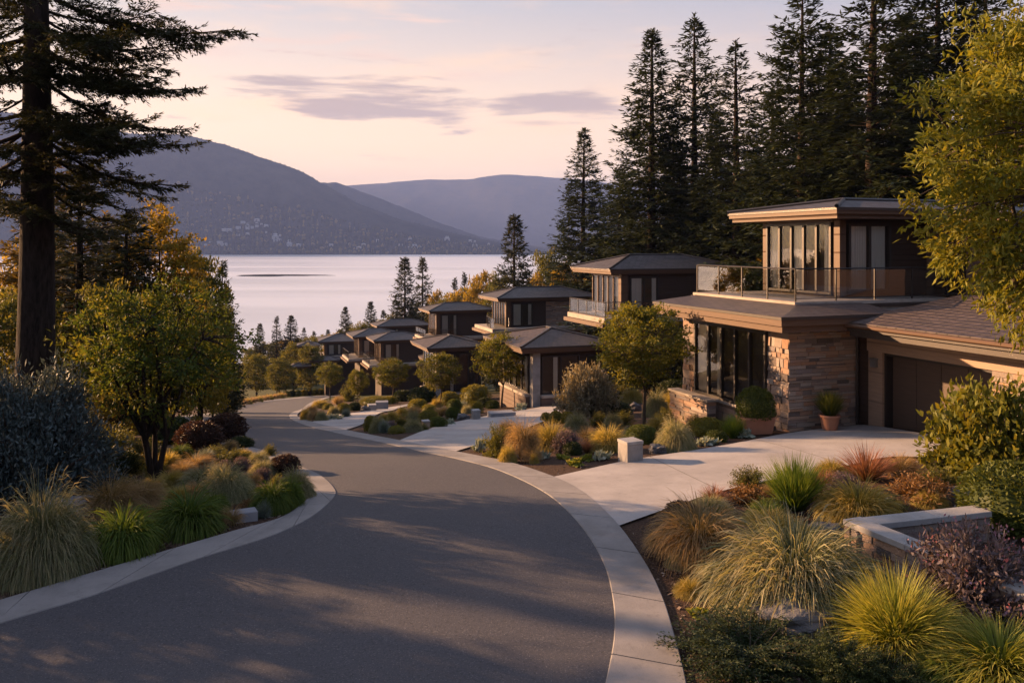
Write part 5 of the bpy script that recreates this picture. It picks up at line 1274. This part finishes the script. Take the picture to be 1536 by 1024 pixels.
for (k, px, Y, yt, wpx, H, W, lab, grp) in [
    ('golden', 240, 36, 308, 150, 9, 3.8, 'tall golden tree lit by the low sun behind the garden tree', GL), ('bushy', 298, 44, 372, 90, 6, 4.6, 'olive bushy tree right of the golden tree', GL), ('bushy', 318, 40, 448, 70, 6, 4.6, 'olive bushy tree low behind the garden tree', GL),
    ('bushy', 170, 32, 420, 120, 6, 4.6, 'olive bushy tree left of the golden tree', GL), ('autumn', 300, 34, 470, 90, 6, 4.2, 'yellow bushy tree behind the garden tree', GL), ('bushy', 95, 34, 470, 130, 6, 4.6, 'olive bushy tree just right of the pine foot', GL), ('autumn', 190, 28, 560, 110, 6, 4.2, 'low yellow bushy tree behind the garden tree stems', GL),
    ('bushy', 20, 30, 430, 150, 6, 4.6, 'olive bushy tree at the left edge', GL), ('autumn', 60, 48, 330, 130, 6, 4.2, 'yellow lit tree deep behind the pine trunk', GL), ('autumn', 130, 52, 380, 120, 6, 4.2, 'yellow lit tree deep in the left wood', GL),
    ('bushy', 385, 130, 530, 44, 6, 4.6, 'olive tree beyond the far street trees', GL), ('bushy', 440, 140, 512, 48, 6, 4.6, 'rounded olive tree below the shore trio', GL), ('bushy', 465, 135, 515, 44, 6, 4.6, 'rounded olive tree left of the lowest house', GL), ('bushy', 420, 125, 535, 44, 6, 4.6, 'dark olive tree behind the far street trees', GL), ('bushy', 500, 150, 505, 30, 6, 4.6, 'small olive tree above the lowest house', GL),
    ('autumn', 655, 170, 428, 44, 6, 4.2, 'pale yellow tree just right of the twin spruces', GA), ('autumn', 690, 150, 425, 62, 6, 4.2, 'gold tree behind the fourth roof', GA), ('autumn', 725, 140, 398, 64, 6, 4.2, 'tall gold tree left of the lone dark spruce', GA), ('bushy', 745, 130, 408, 50, 6, 4.6, 'olive tree at the left foot of the lone dark spruce', GA), ('autumn', 805, 115, 400, 50, 6, 4.2, 'gold tree right of the lone dark spruce', GA),
    ('autumn', 845, 100, 385, 64, 6, 4.2, 'gold tree under the leftmost tall fir', GA), ('bushy', 825, 118, 372, 70, 6, 4.6, 'olive tree behind the third roof peak', GA), ('autumn', 880, 92, 390, 60, 6, 4.2, 'gold tree left of the second roof tip', GA), ('autumn', 905, 110, 362, 56, 6, 4.2, 'yellow tree above the second roof tip', GA), ('bushy', 950, 88, 372, 80, 6, 4.6, 'olive tree behind the second roof', GA), ('autumn', 1150, 62, 366, 60, 6, 4.2, 'small yellow-green tree behind the glass balcony', GA), ('bushy', 1020, 78, 372, 90, 6, 4.6, 'olive tree behind the second roof, right end', GA), ('autumn', 780, 128, 420, 50, 6, 4.2, 'gold tree at the foot of the lone dark spruce', GA), ('bushy', 660, 150, 448, 50, 6, 4.6, 'olive tree just behind the fourth roof', GA), ('bushy', 590, 165, 470, 50, 6, 4.6, 'olive tree at the foot of the twin spruces', GA), ('bushy', 540, 165, 482, 44, 6, 4.6, 'olive tree left of the far shallow roof', GA), ('bushy', 625, 160, 462, 40, 6, 4.6, 'olive tree at the right foot of the twins', GA),
    ('bushy', 400, 190, 512, 40, 6, 3.6, 'olive tree on the shore slope under the shore trio', GL), ('autumn', 428, 200, 506, 34, 6, 3.4, 'yellow tree on the shore slope under the shore trio', GL), ('bushy', 455, 195, 506, 40, 6, 3.6, 'olive tree on the shore slope, left of the lowest roof', GL), ('bushy', 480, 205, 502, 36, 6, 3.6, 'olive tree on the shore slope, above the lowest roof', GL), ('autumn', 505, 200, 494, 34, 6, 3.4, 'yellow tree on the shore slope above the sixth roof', GA), ('bushy', 528, 195, 486, 38, 6, 3.6, 'olive tree on the shore slope above the sixth roof', GA),
    ('bushy', 378, 180, 520, 34, 6, 3.6, 'olive tree on the shore slope nearest the left wood', GL), ('bushy', 565, 185, 480, 36, 6, 3.6, 'olive tree above the far shallow roof', GA), ('autumn', 612, 175, 470, 40, 6, 3.4, 'gold tree between the twin spruces at their foot', GA), ('bushy', 672, 165, 440, 44, 6, 3.6, 'olive tree right of the pale yellow tree', GA), ('bushy', 708, 160, 425, 44, 6, 3.6, 'olive tree between the two gold trees behind the fourth roof', GA)]:
    tree_at(k, px, Y, yt, H, lab, grp, wpx, W)

# yellow-green maple at the right edge
tr, cr = crown_tree(rg, 9.5, 2.3, 6.3, 3.3, 0.13, 2.6, 560, 58, 0.155, 0.055, 0.42, limbs=12, droop=0.35, shell=0.45)
tree_proto('maple', 'maple_tree', 'tree', tr, cr, 'bark2', 'l_maple')
Ym = 13.5; Xm = (1588 - CX) / F * Ym; zb = float(g(Xm, Ym))
put_tree('maple', (Xm, Ym, zb - 0.05), 1.0, 'yellow-green maple reaching in from the right edge', 'broadleaf trees right of the lane', 0.6, 0.93)

# the big pine at the left edge
rg = np.random.default_rng(5)
Yp = 20.0; Xp = (46 - CX) / F * Yp; zb = float(g(Xp, Yp)); root = empty('pine_tree', (Xp, Yp, zb)); tag(root, 'big dark pine with long boughs reaching over the left side', 'tree', None, 'thing')
tr, cr, fo = MB(), MB(), MB(); Hp = 19.0; zs = np.linspace(-0.2, Hp, 22)
tr.tube(np.column_stack([0.10 * np.sin(zs / 4) + 0.012 * zs, 0.06 * np.cos(zs / 3), zs]), 0.44 * (1 - np.clip(zs, 0, Hp) / Hp) ** 0.7 * (1 + 0.5 * np.exp(-np.clip(zs, 0, 9) * 1.6)) + 0.03, 14, 0.3)


def big_bough(P0, a, L, slope, curl=0.16, nsub=None):
    """a heavy bough: a limb that carries side boughs, each with its own sprays of needles"""
    n = 9; t = np.linspace(0, 1, n); h = np.array([math.cos(a), math.sin(a), 0.0]); side = np.array([-math.sin(a), math.cos(a), 0.0])
    P = P0 + h * (L * t)[:, None] + UP * (L * (slope * t - curl * np.sin(t * PI) * 0.7))[:, None] + side * (0.05 * L * rg.normal() * t ** 2)[:, None]
    tr.tube(P, np.linspace(0.014 + 0.012 * L, 0.010, n), 5, 0.3)
    k = nsub or int(L * 4.6)
    for q in np.linspace(0.16, 1.0, k):
        f = min(q, 0.999) * (n - 1); i = int(f); B = P[i] + (P[i + 1] - P[i]) * (f - i)
        sg = rg.choice([-1, 1]); aa = a + sg * rg.uniform(0.35, 1.05) * (1 - 0.7 * q); l = np.clip(L * 0.38 * (1.2 - q), 0.50, 1.6) * rg.uniform(0.7, 1.2)
        fir_branch(cr, tr, rg, B, aa, l, rg.normal(-0.05, 0.16), 0.18, 0.20, leaf=0.14, wid=0.032, dens=2.2, tw=0.46, r=0.014, nl=11)


def pine_bough(ys, xt, yt, dy=0.0):
    z0 = zpx(ys, Yp) - zb; Yt = Yp + dy; tip = np.array([(xt - CX) / F * Yt - Xp, dy, zpx(yt, Yt) - zb]); d = tip - np.array([0, 0, z0])
    L = float(np.hypot(d[0], d[1])); big_bough(np.array([0.05, 0, z0]), math.atan2(d[1], d[0]), L - 0.3, d[2] / L)


for b in [(75, 240, 100, .9), (265, 190, 345, .2), (300, 140, 365, -.8), (-40, -130, 20, .6), (30, -110, 80, -.8), (90, -120, 150, .8), (140, -90, 190, -.9), (190, -120, 250, .5), (60, -60, 90, 1.8), (240, -90, 310, .6), (-70, 330, -60, .5), (-20, 355, 42, -.5), (10, 250, 20, 1.5), (40, 300, 62, 1.0), (60, 292, 140, -.8), (90, 230, 110, -2.5), (110, 285, 205, .3), (150, 285, 225, 1.2), (170, 230, 215, -1.5), (195, 272, 285, -.4), (215, 240, 300, 1.5), (240, 205, 325, .8), (250, 170, 290, -1.8), (150, 160, 190, -3.0), (20, 180, 60, -3.0)]:
    pine_bough(*b)
for k in range(26):                                            # boughs to the other sides
    ys = -90 + 400 * (k / 25) + rg.normal(0, 8); big_bough(np.array([0, 0, zpx(ys, Yp) - zb]), rg.uniform(1.0, 5.3), rg.uniform(2.2, 4.2), rg.uniform(-0.25, 0.05), nsub=9)
z = zpx(-110, Yp) - zb
while z < Hp - 0.3:
    for j in range(4): big_bough(np.array([0.1, 0, z]), rg.random() * 6.28, 4.6 * ((Hp - z) / Hp) ** 0.8 + 0.3, 0.0, nsub=8)
    z += 0.85
tr.build('trunk', M['bark'], root, True); cr.build('crown', M['l_pine'], root)
# unseen conifers shading the lane from left of frame; last two added for that
for i, (x, y, h, w_) in enumerate([(-18.5, 14.5, 12, 1.0), (-27, 24, 10, 0.8), (-15.5, 8.0, 9, .9), (-29, 16, 12, 1.1), (-22, 9, 11, 1.0), (-13.6, 15.2, 9, 1.0), (-12.2, 12.0, 8, 1.0)]):
    put_tree('spruce1' if i % 2 else 'spruce2', (x, y, float(g(x, y)) - 0.2), h / 10.0, ['spruce left of the pine', 'spruce well left of the pine', 'spruce beside the near lane', 'spruce at the far left of the wood', 'spruce behind the near lane spruce', 'unseen spruce added for its shade close to the left kerb', 'small unseen spruce added for its shade by the left kerb'][i], 'conifers beside the near lane', None, 0.9 * w_)

# ------------------------------------------------------------------ walls, blocks, planters, slabs
def bev(o, wd=0.012):
    m = o.modifiers.new('soft_edges', 'BEVEL'); m.width = wd; m.segments = 2; m.limit_method = 'ANGLE'; return o


def wall_L():
    rng = np.random.default_rng(9)
    c0 = G(1264, 842); zc = zpx(778, c0.y + 0.0)
    zt = zpx(779, c0.y); X0, Y0 = c0.x, c0.y
    def on(px, py): Y = -zt / ((py - HY) / F); return np.array([(px - CX) / F * Y, Y])
    A = on(1264, 778); Bk = on(1462, 757); Fr = on(1575, 905)
    root = empty('garden_wall', (A[0], A[1], 0)); tag(root, 'low angled stone wall with pale flat cap in the front right bed', 'wall', None, 'thing')
    def arm(P, Q, out, wd=0.34):
        d = nrm((Q - P)[None])[0]; L = float(np.linalg.norm(Q - P)); n = np.array([-d[1], d[0]])
        if np.dot(n, out) < 0: n = -n
        return d, n, L
    st, cp = MB(), MB()
    for P, Q, inn in ((A, Fr, np.array([1.0, 0.4])), (A, Bk, np.array([0.2, -1.0]))):
        d, n, L = arm(P, Q, inn); base = zt - 0.95
        def T(s, t, z): q = P + d * s + n * t; return (q[0] - A[0], q[1] - A[1], z)
        def hx(mb, s0, s1, t0, t1, z0, z1, tint=0.4): mb.hexa([T(s0, t0, z0), T(s1, t0, z0), T(s0, t1, z0), T(s1, t1, z0), T(s0, t0, z1), T(s1, t0, z1), T(s0, t1, z1), T(s1, t1, z1)], tint)
        hx(st, 0.04, L, 0.05, 0.30, base, zt - 0.095, 0.15)
        z = base
        while z < zt - 0.11:
            h = min(rng.uniform(0.09, 0.19), zt - 0.098 - z); s = 0.0
            while s < L - 0.02:
                l = min(rng.uniform(0.18, 0.48), L - s); o = rng.uniform(0.0, 0.035); hx(st, s + 0.006, s + l - 0.006, 0.05 - o, 0.15, z + 0.005, z + h - 0.005, rng.beta(1.4, 1.4))
                hx(st, s + 0.006, s + l - 0.006, 0.2, 0.30 + o, z + 0.005, z + h - 0.005, rng.beta(1.4, 1.4)); s += l
            z += h
        s = 0.0 if P is A and Q is Fr else 0.36
        while s < L - 0.02:
            l = min(rng.uniform(1.1, 1.6), L - s); hx(cp, s + 0.003, s + l - 0.003, 0.0, 0.36, zt - 0.095, zt); s += l
    st.build('stone_face', M['stone'], root); bev(cp.build('cap', M['cap'], root), 0.01)


wall_L()


def block(x0, x1, yb, yt, label, mat='block', name='concrete_block', rz=20, depth=1.0, capd=True):
    c = G((x0 + x1) / 2, yb); w_ = (x1 - x0) * c.y / F * 0.74; h = zpx(yt, c.y + w_ / 2) - c.z
    root = empty(name, (c.x, c.y + w_ * 0.5, c.z), math.radians(rz)); tag(root, label, 'block', 'concrete blocks at the driveway edges', 'thing')
    b = MB(); b.box(-w_ / 2, w_ / 2, -w_ / 2 * depth, w_ / 2 * depth, -0.2, h * 0.86); bev(b.build('body', M[mat], root), 0.01)
    k = MB(); o = 0.012; k.box(-w_ / 2 - o, w_ / 2 + o, -w_ / 2 * depth - o, w_ / 2 * depth + o, h * 0.86 + 0.002, h); bev(k.build('cap', M['cap'], root), 0.008)


block(929, 966, 697, 659, 'pale concrete block pillar at the corner of the first driveway', rz=24)
block(706, 721, 631, 614, 'pale concrete block at the corner of the second driveway', rz=20)
block(631, 645, 646, 630, 'small brown block among the round shrubs between the driveways', rz=20, mat='beam')
block(549, 565, 617, 606, 'white stone block at the upper edge of the third driveway', rz=16)


def slab(x, yb, wpx, hpx, label, rz=0.2, dep=0.5, grp='stone slabs in the beds'):
    c = G(x, yb); w_ = wpx * c.y / F; h = hpx * c.y / F
    b = MB(); rng = np.random.default_rng(int(x)); j = rng.uniform(-0.04, 0.04, 16) * w_
    b.hexa([(-w_ / 2 + j[0], -w_ * dep / 2 + j[1], -0.2), (w_ / 2 + j[2], -w_ * dep / 2 + j[3], -0.2), (-w_ / 2, w_ * dep / 2 + j[4], -0.2), (w_ / 2 + j[5], w_ * dep / 2, -0.2),
            (-w_ / 2 + j[6], -w_ * dep / 2 + j[7], h), (w_ / 2 + j[8], -w_ * dep / 2 + j[9], h), (-w_ / 2 + j[10], w_ * dep / 2, h * 1.06), (w_ / 2 + j[11], w_ * dep / 2, h * 1.05)])
    o = bev(b.build('stone_slab', M['slab'], None, loc=(c.x, c.y + w_ * dep * 0.4, c.z)), 0.02); o.rotation_euler = (0, 0, rz); tag(o, label, 'rock', grp, 'thing')


slab(362, 786, 40, 17, 'blue-grey stone slab between grass clumps in the left bed', 0.5, 0.55)
slab(92, 778, 64, 22, 'blue-grey stone slab between blue shrub and pale mound', 0.1, 0.7)
slab(752, 627, 40, 8, 'long pale stone slab at the second driveway edge', 0.3, 0.5)
slab(572, 615, 18, 12, 'pale stone slab beside the white block', 0.2, 0.7)


def pot(x, yb, wpx, hpx, label):
    c = G(x, yb); r = 0.5 * wpx * c.y / F; h = hpx * c.y / F; root = empty('terracotta_pot', (c.x, c.y + r * 0.8, c.z + 0.08)); tag(root, label, 'plant pot', None, 'thing')
    a = np.arange(28) * 2 * PI / 28; prof = [(0.72, 0), (0.98, h * 0.86), (1.06, h * 0.86), (1.06, h), (0.92, h), (0.88, h * 0.8), (0.0, h * 0.8)]
    b = MB(); V = np.array([[k * r * math.cos(t), k * r * math.sin(t), z] for k, z in prof for t in a]); i, j = np.meshgrid(np.arange(len(prof) - 1), np.arange(28), indexing='ij')
    b.add(V, np.stack([i * 28 + j, i * 28 + (j + 1) % 28, i * 28 + 28 + (j + 1) % 28, i * 28 + 28 + j], -1).reshape(-1, 4), mi=0); b.add(V[:28][::-1], [tuple(range(28))]); b.build('pot', M['terracotta'], root)
    return root, r, h


root, r, h = pot(1249, 650, 30, 22, 'round terracotta pot with upright leafy plant by the stone wall')
name, cat, me = get_proto('spiky', 0)
o = bpy.data.objects.new('pot_plant', me.copy()); COL.objects.link(o); o.parent = root; o.location = (0, 0, h * 0.78); o.scale = (3.4 * r, 3.4 * r, 0.86); o.data.materials.clear(); o.data.materials.append(M['l_box'])
c = G(1140, 656); wd = 50 * c.y / F; root = empty('terracotta_trough', (c.x, c.y + 0.45, c.z + 0.03), math.radians(14)); tag(root, 'rectangular terracotta trough holding a clipped green shrub', 'plant pot', None, 'thing')
b = MB(); hh = 0.44; T_ = [(-wd / 2, -0.30), (wd / 2, -0.30), (-wd / 2, 0.30), (wd / 2, 0.30)]; b.hexa([(x * 0.84, y * 0.84, 0) for x, y in T_] + [(x, y, hh) for x, y in T_]); b.hexa([(x * 1.05, y * 1.07, hh + 0.002) for x, y in T_] + [(x * 1.05, y * 1.07, hh + 0.06) for x, y in T_]); bev(b.build('pot', M['terracotta'], root), 0.012)
name, cat, me = get_proto('box', 1); o = bpy.data.objects.new('shrub', me); COL.objects.link(o); o.parent = root; o.location = (0, 0, hh - 0.05); o.scale = (1.25, 1.1, 0.98)

# loose bark and stones on the nearest mulch
rng = np.random.default_rng(2); mb = MB(); n = 0
_ro, _lo = catmull(R_OUT, 400), catmull(L_OUT, 400)
_k = np.argsort(_ro[:170, 1]); ro_y, ro_x = _ro[:170, 1][_k], _ro[:170, 0][_k]
_s = _lo[_lo[:, 1] < 27]; _k = np.argsort(_s[:, 1]); lo_y, lo_x = _s[:, 1][_k], _s[:, 0][_k]


def in_drive(x, y):
    px, py = CX + F * x / y, HY - F * float(g(x, y)) / y
    return py > np.interp(px, [838, 968, 1183, 1300], [719, 690, 653, 640]) - 1 and py < np.interp(px, [838, 945, 1010, 1080, 1170, 1260, 1330, 1560], [719, 797, 765, 742, 722, 705, 690, 690]) + 1


for _ in range(9000):
    px = rng.uniform(-40, 1536); py = rng.uniform(640, 1060); P = G(px, py)
    if P.y > 24: continue
    dr = P.x - np.interp(P.y, ro_y, ro_x); dl = np.interp(P.y, lo_y, lo_x) - P.x
    if not (dr > 0.05 or dl > 0.05): continue
    if dr > 0.05 and in_drive(P.x, P.y): continue
    a = rng.random() * 6.28; l = rng.uniform(0.02, 0.07); w2 = l * rng.uniform(0.25, 0.6); t = rng.uniform(0.006, 0.016); u = np.array([math.cos(a), math.sin(a), rng.normal(0, 0.3)]); v_ = np.array([-math.sin(a), math.cos(a), rng.normal(0, 0.3)]); c = np.array([P.x, P.y, P.z + 0.045 + rng.uniform(0, 0.015)])
    mb.hexa([c - u * l / 2 - v_ * w2 / 2 - UP * t, c + u * l / 2 - v_ * w2 / 2 - UP * t, c - u * l / 2 + v_ * w2 / 2 - UP * t, c + u * l / 2 + v_ * w2 / 2 - UP * t, c - u * l / 2 - v_ * w2 / 2, c + u * l / 2 - v_ * w2 / 2, c - u * l / 2 + v_ * w2 / 2, c + u * l / 2 + v_ * w2 / 2], rng.random()); n += 1
m, bb = new_mat('bark_chips'); finish(m, bb, principled(bb, bb.ramp(attr(bb), [(0, (0.03, 0.018, 0.012)), (0.6, (0.10, 0.065, 0.045)), (0.9, (0.20, 0.15, 0.12)), (1.0, (0.30, 0.27, 0.25))]), 0.9)); M['chips'] = m
tag(mb.build('bark_mulch', M['chips']), 'loose bark chips and grit lying on the garden beds', 'mulch', kind='stuff')

# ------------------------------------------------------------------ the far shore: woods and small houses
def hill_point(px, t):
    ny, nx_ = HV.shape[:2]; k = t / 1.35 * (ny - 1); k0 = int(k); q = np.interp(px, HPX, np.arange(nx_)); i = int(q)
    return HV[k0, i] * (1 - (k - k0)) + HV[min(k0 + 1, ny - 1), i] * (k - k0)


HPX = np.linspace(-900, 900, HV.shape[1])
rng = np.random.default_rng(4); mb = MB()
ico = bmesh.new(); bmesh.ops.create_icosphere(ico, subdivisions=1, radius=1.0); IV = np.array([v.co[:] for v in ico.verts]); ico.verts.ensure_lookup_table(); IF = np.array([[v.index for v in f.verts] for f in ico.faces]); ico.free()
for _ in range(5200):
    px = rng.uniform(120, 860); t = 0.02 + 0.36 * rng.random() ** 1.8; P = hill_point(px, t)
    s = rng.uniform(4, 11); k = (rng.random(len(IV)) * 0.5 + 0.75)[:, None]
    if rng.random() < 0.5: V = IV * k * np.array([s * 0.55, s * 0.55, s * 1.4])
    else: V = IV * k * np.array([s, s, s * 0.8])
    mb.add(V + P + UP * s * 0.6, IF, np.clip(rng.normal(0.30 + 0.45 * (rng.random() < 0.28 * (px > 200)), 0.12), 0, 1))
for px in np.linspace(-300, 880, 2600):                       # tree tops along the crest
    P = hill_point(px + rng.normal(0, 3), 0.90 + 0.14 * rng.random()); s = rng.uniform(2, 4.5); mb.add(IV * (rng.random(len(IV)) * 0.5 + 0.75)[:, None] * np.array([s * 0.7, s * 0.7, s * 0.9]) + P + UP * s * 0.2, IF, rng.uniform(0.1, 0.3))
m, bb = new_mat('far_foliage'); finish(m, bb, principled(bb, bb.ramp(attr(bb), [(0.1, (0.016, 0.020, 0.014)), (0.45, (0.045, 0.045, 0.022)), (0.75, (0.16, 0.115, 0.04)), (1.0, (0.24, 0.17, 0.06))]), 1.0, spec=0.0)); M['farleaf'] = m
tag(mb.build('far_woods', M['farleaf']), 'mixed woods covering the hill across the lake', 'woods', kind='stuff')
M['fwall'] = plain('pale_house_wall', (0.34, 0.34, 0.36), 0.8); M['froof'] = plain('grey_house_roof', (0.30, 0.30, 0.33), 0.7)
HS = []
for k, (a, b_, h) in enumerate(((22, 11, 7), (15, 10, 6), (30, 12, 8))):
    mb = MB(); mb.box(-a / 2, a / 2, -b_ / 2, b_ / 2, -6, h, mi=0); o_ = 1.2
    mb.add([(-a / 2 - o_, -b_ / 2 - o_, h), (a / 2 + o_, -b_ / 2 - o_, h), (a / 2 + o_, b_ / 2 + o_, h), (-a / 2 - o_, b_ / 2 + o_, h), (-a / 2 + 2, 0, h + 3.4), (a / 2 - 2, 0, h + 3.4)], [(0, 1, 5, 4), (2, 3, 4, 5)], mi=1)
    mb.add([(-a / 2 - o_, -b_ / 2 - o_, h), (a / 2 + o_, -b_ / 2 - o_, h), (a / 2 + o_, b_ / 2 + o_, h), (-a / 2 - o_, b_ / 2 + o_, h), (-a / 2 + 2, 0, h + 3.4), (a / 2 - 2, 0, h + 3.4)], [(3, 0, 4), (1, 2, 5)], mi=1)
    o = mb.build('lakeside_house', [M['fwall'], M['froof']]); HS.append(o)
spots = []
for cx, cy, sx, sy, n_ in ((382, 338, 16, 5, 12), (428, 362, 22, 5, 9), (362, 350, 14, 4, 8), (308, 364, 20, 3, 6), (600, 374, 50, 3, 5), (700, 362, 24, 4, 7), (480, 373, 40, 3, 5), (540, 364, 40, 4, 4)):
    for _ in range(n_): spots.append((rng.normal(cx, sx), rng.normal(cy, sy)))
for i, (px, py) in enumerate(spots):
    tt = np.linspace(0.01, 0.5, 400); best = min(tt, key=lambda t: abs(HY - F * hill_point(px, t)[2] / hill_point(px, t)[1] - py)); P = hill_point(px, float(best))
    o = HS[i] if i < 3 else HS[i % 3].copy()
    if i >= 3: COL.objects.link(o)
    o.location = (P[0], P[1] - 4, P[2] + 4); o.rotation_euler = (0, 0, rng.normal(0, 0.5)); o.scale = [rng.uniform(0.55, 0.95)] * 3; tag(o, 'small pale house among trees on the far shore', 'house', 'houses across the lake', 'thing')
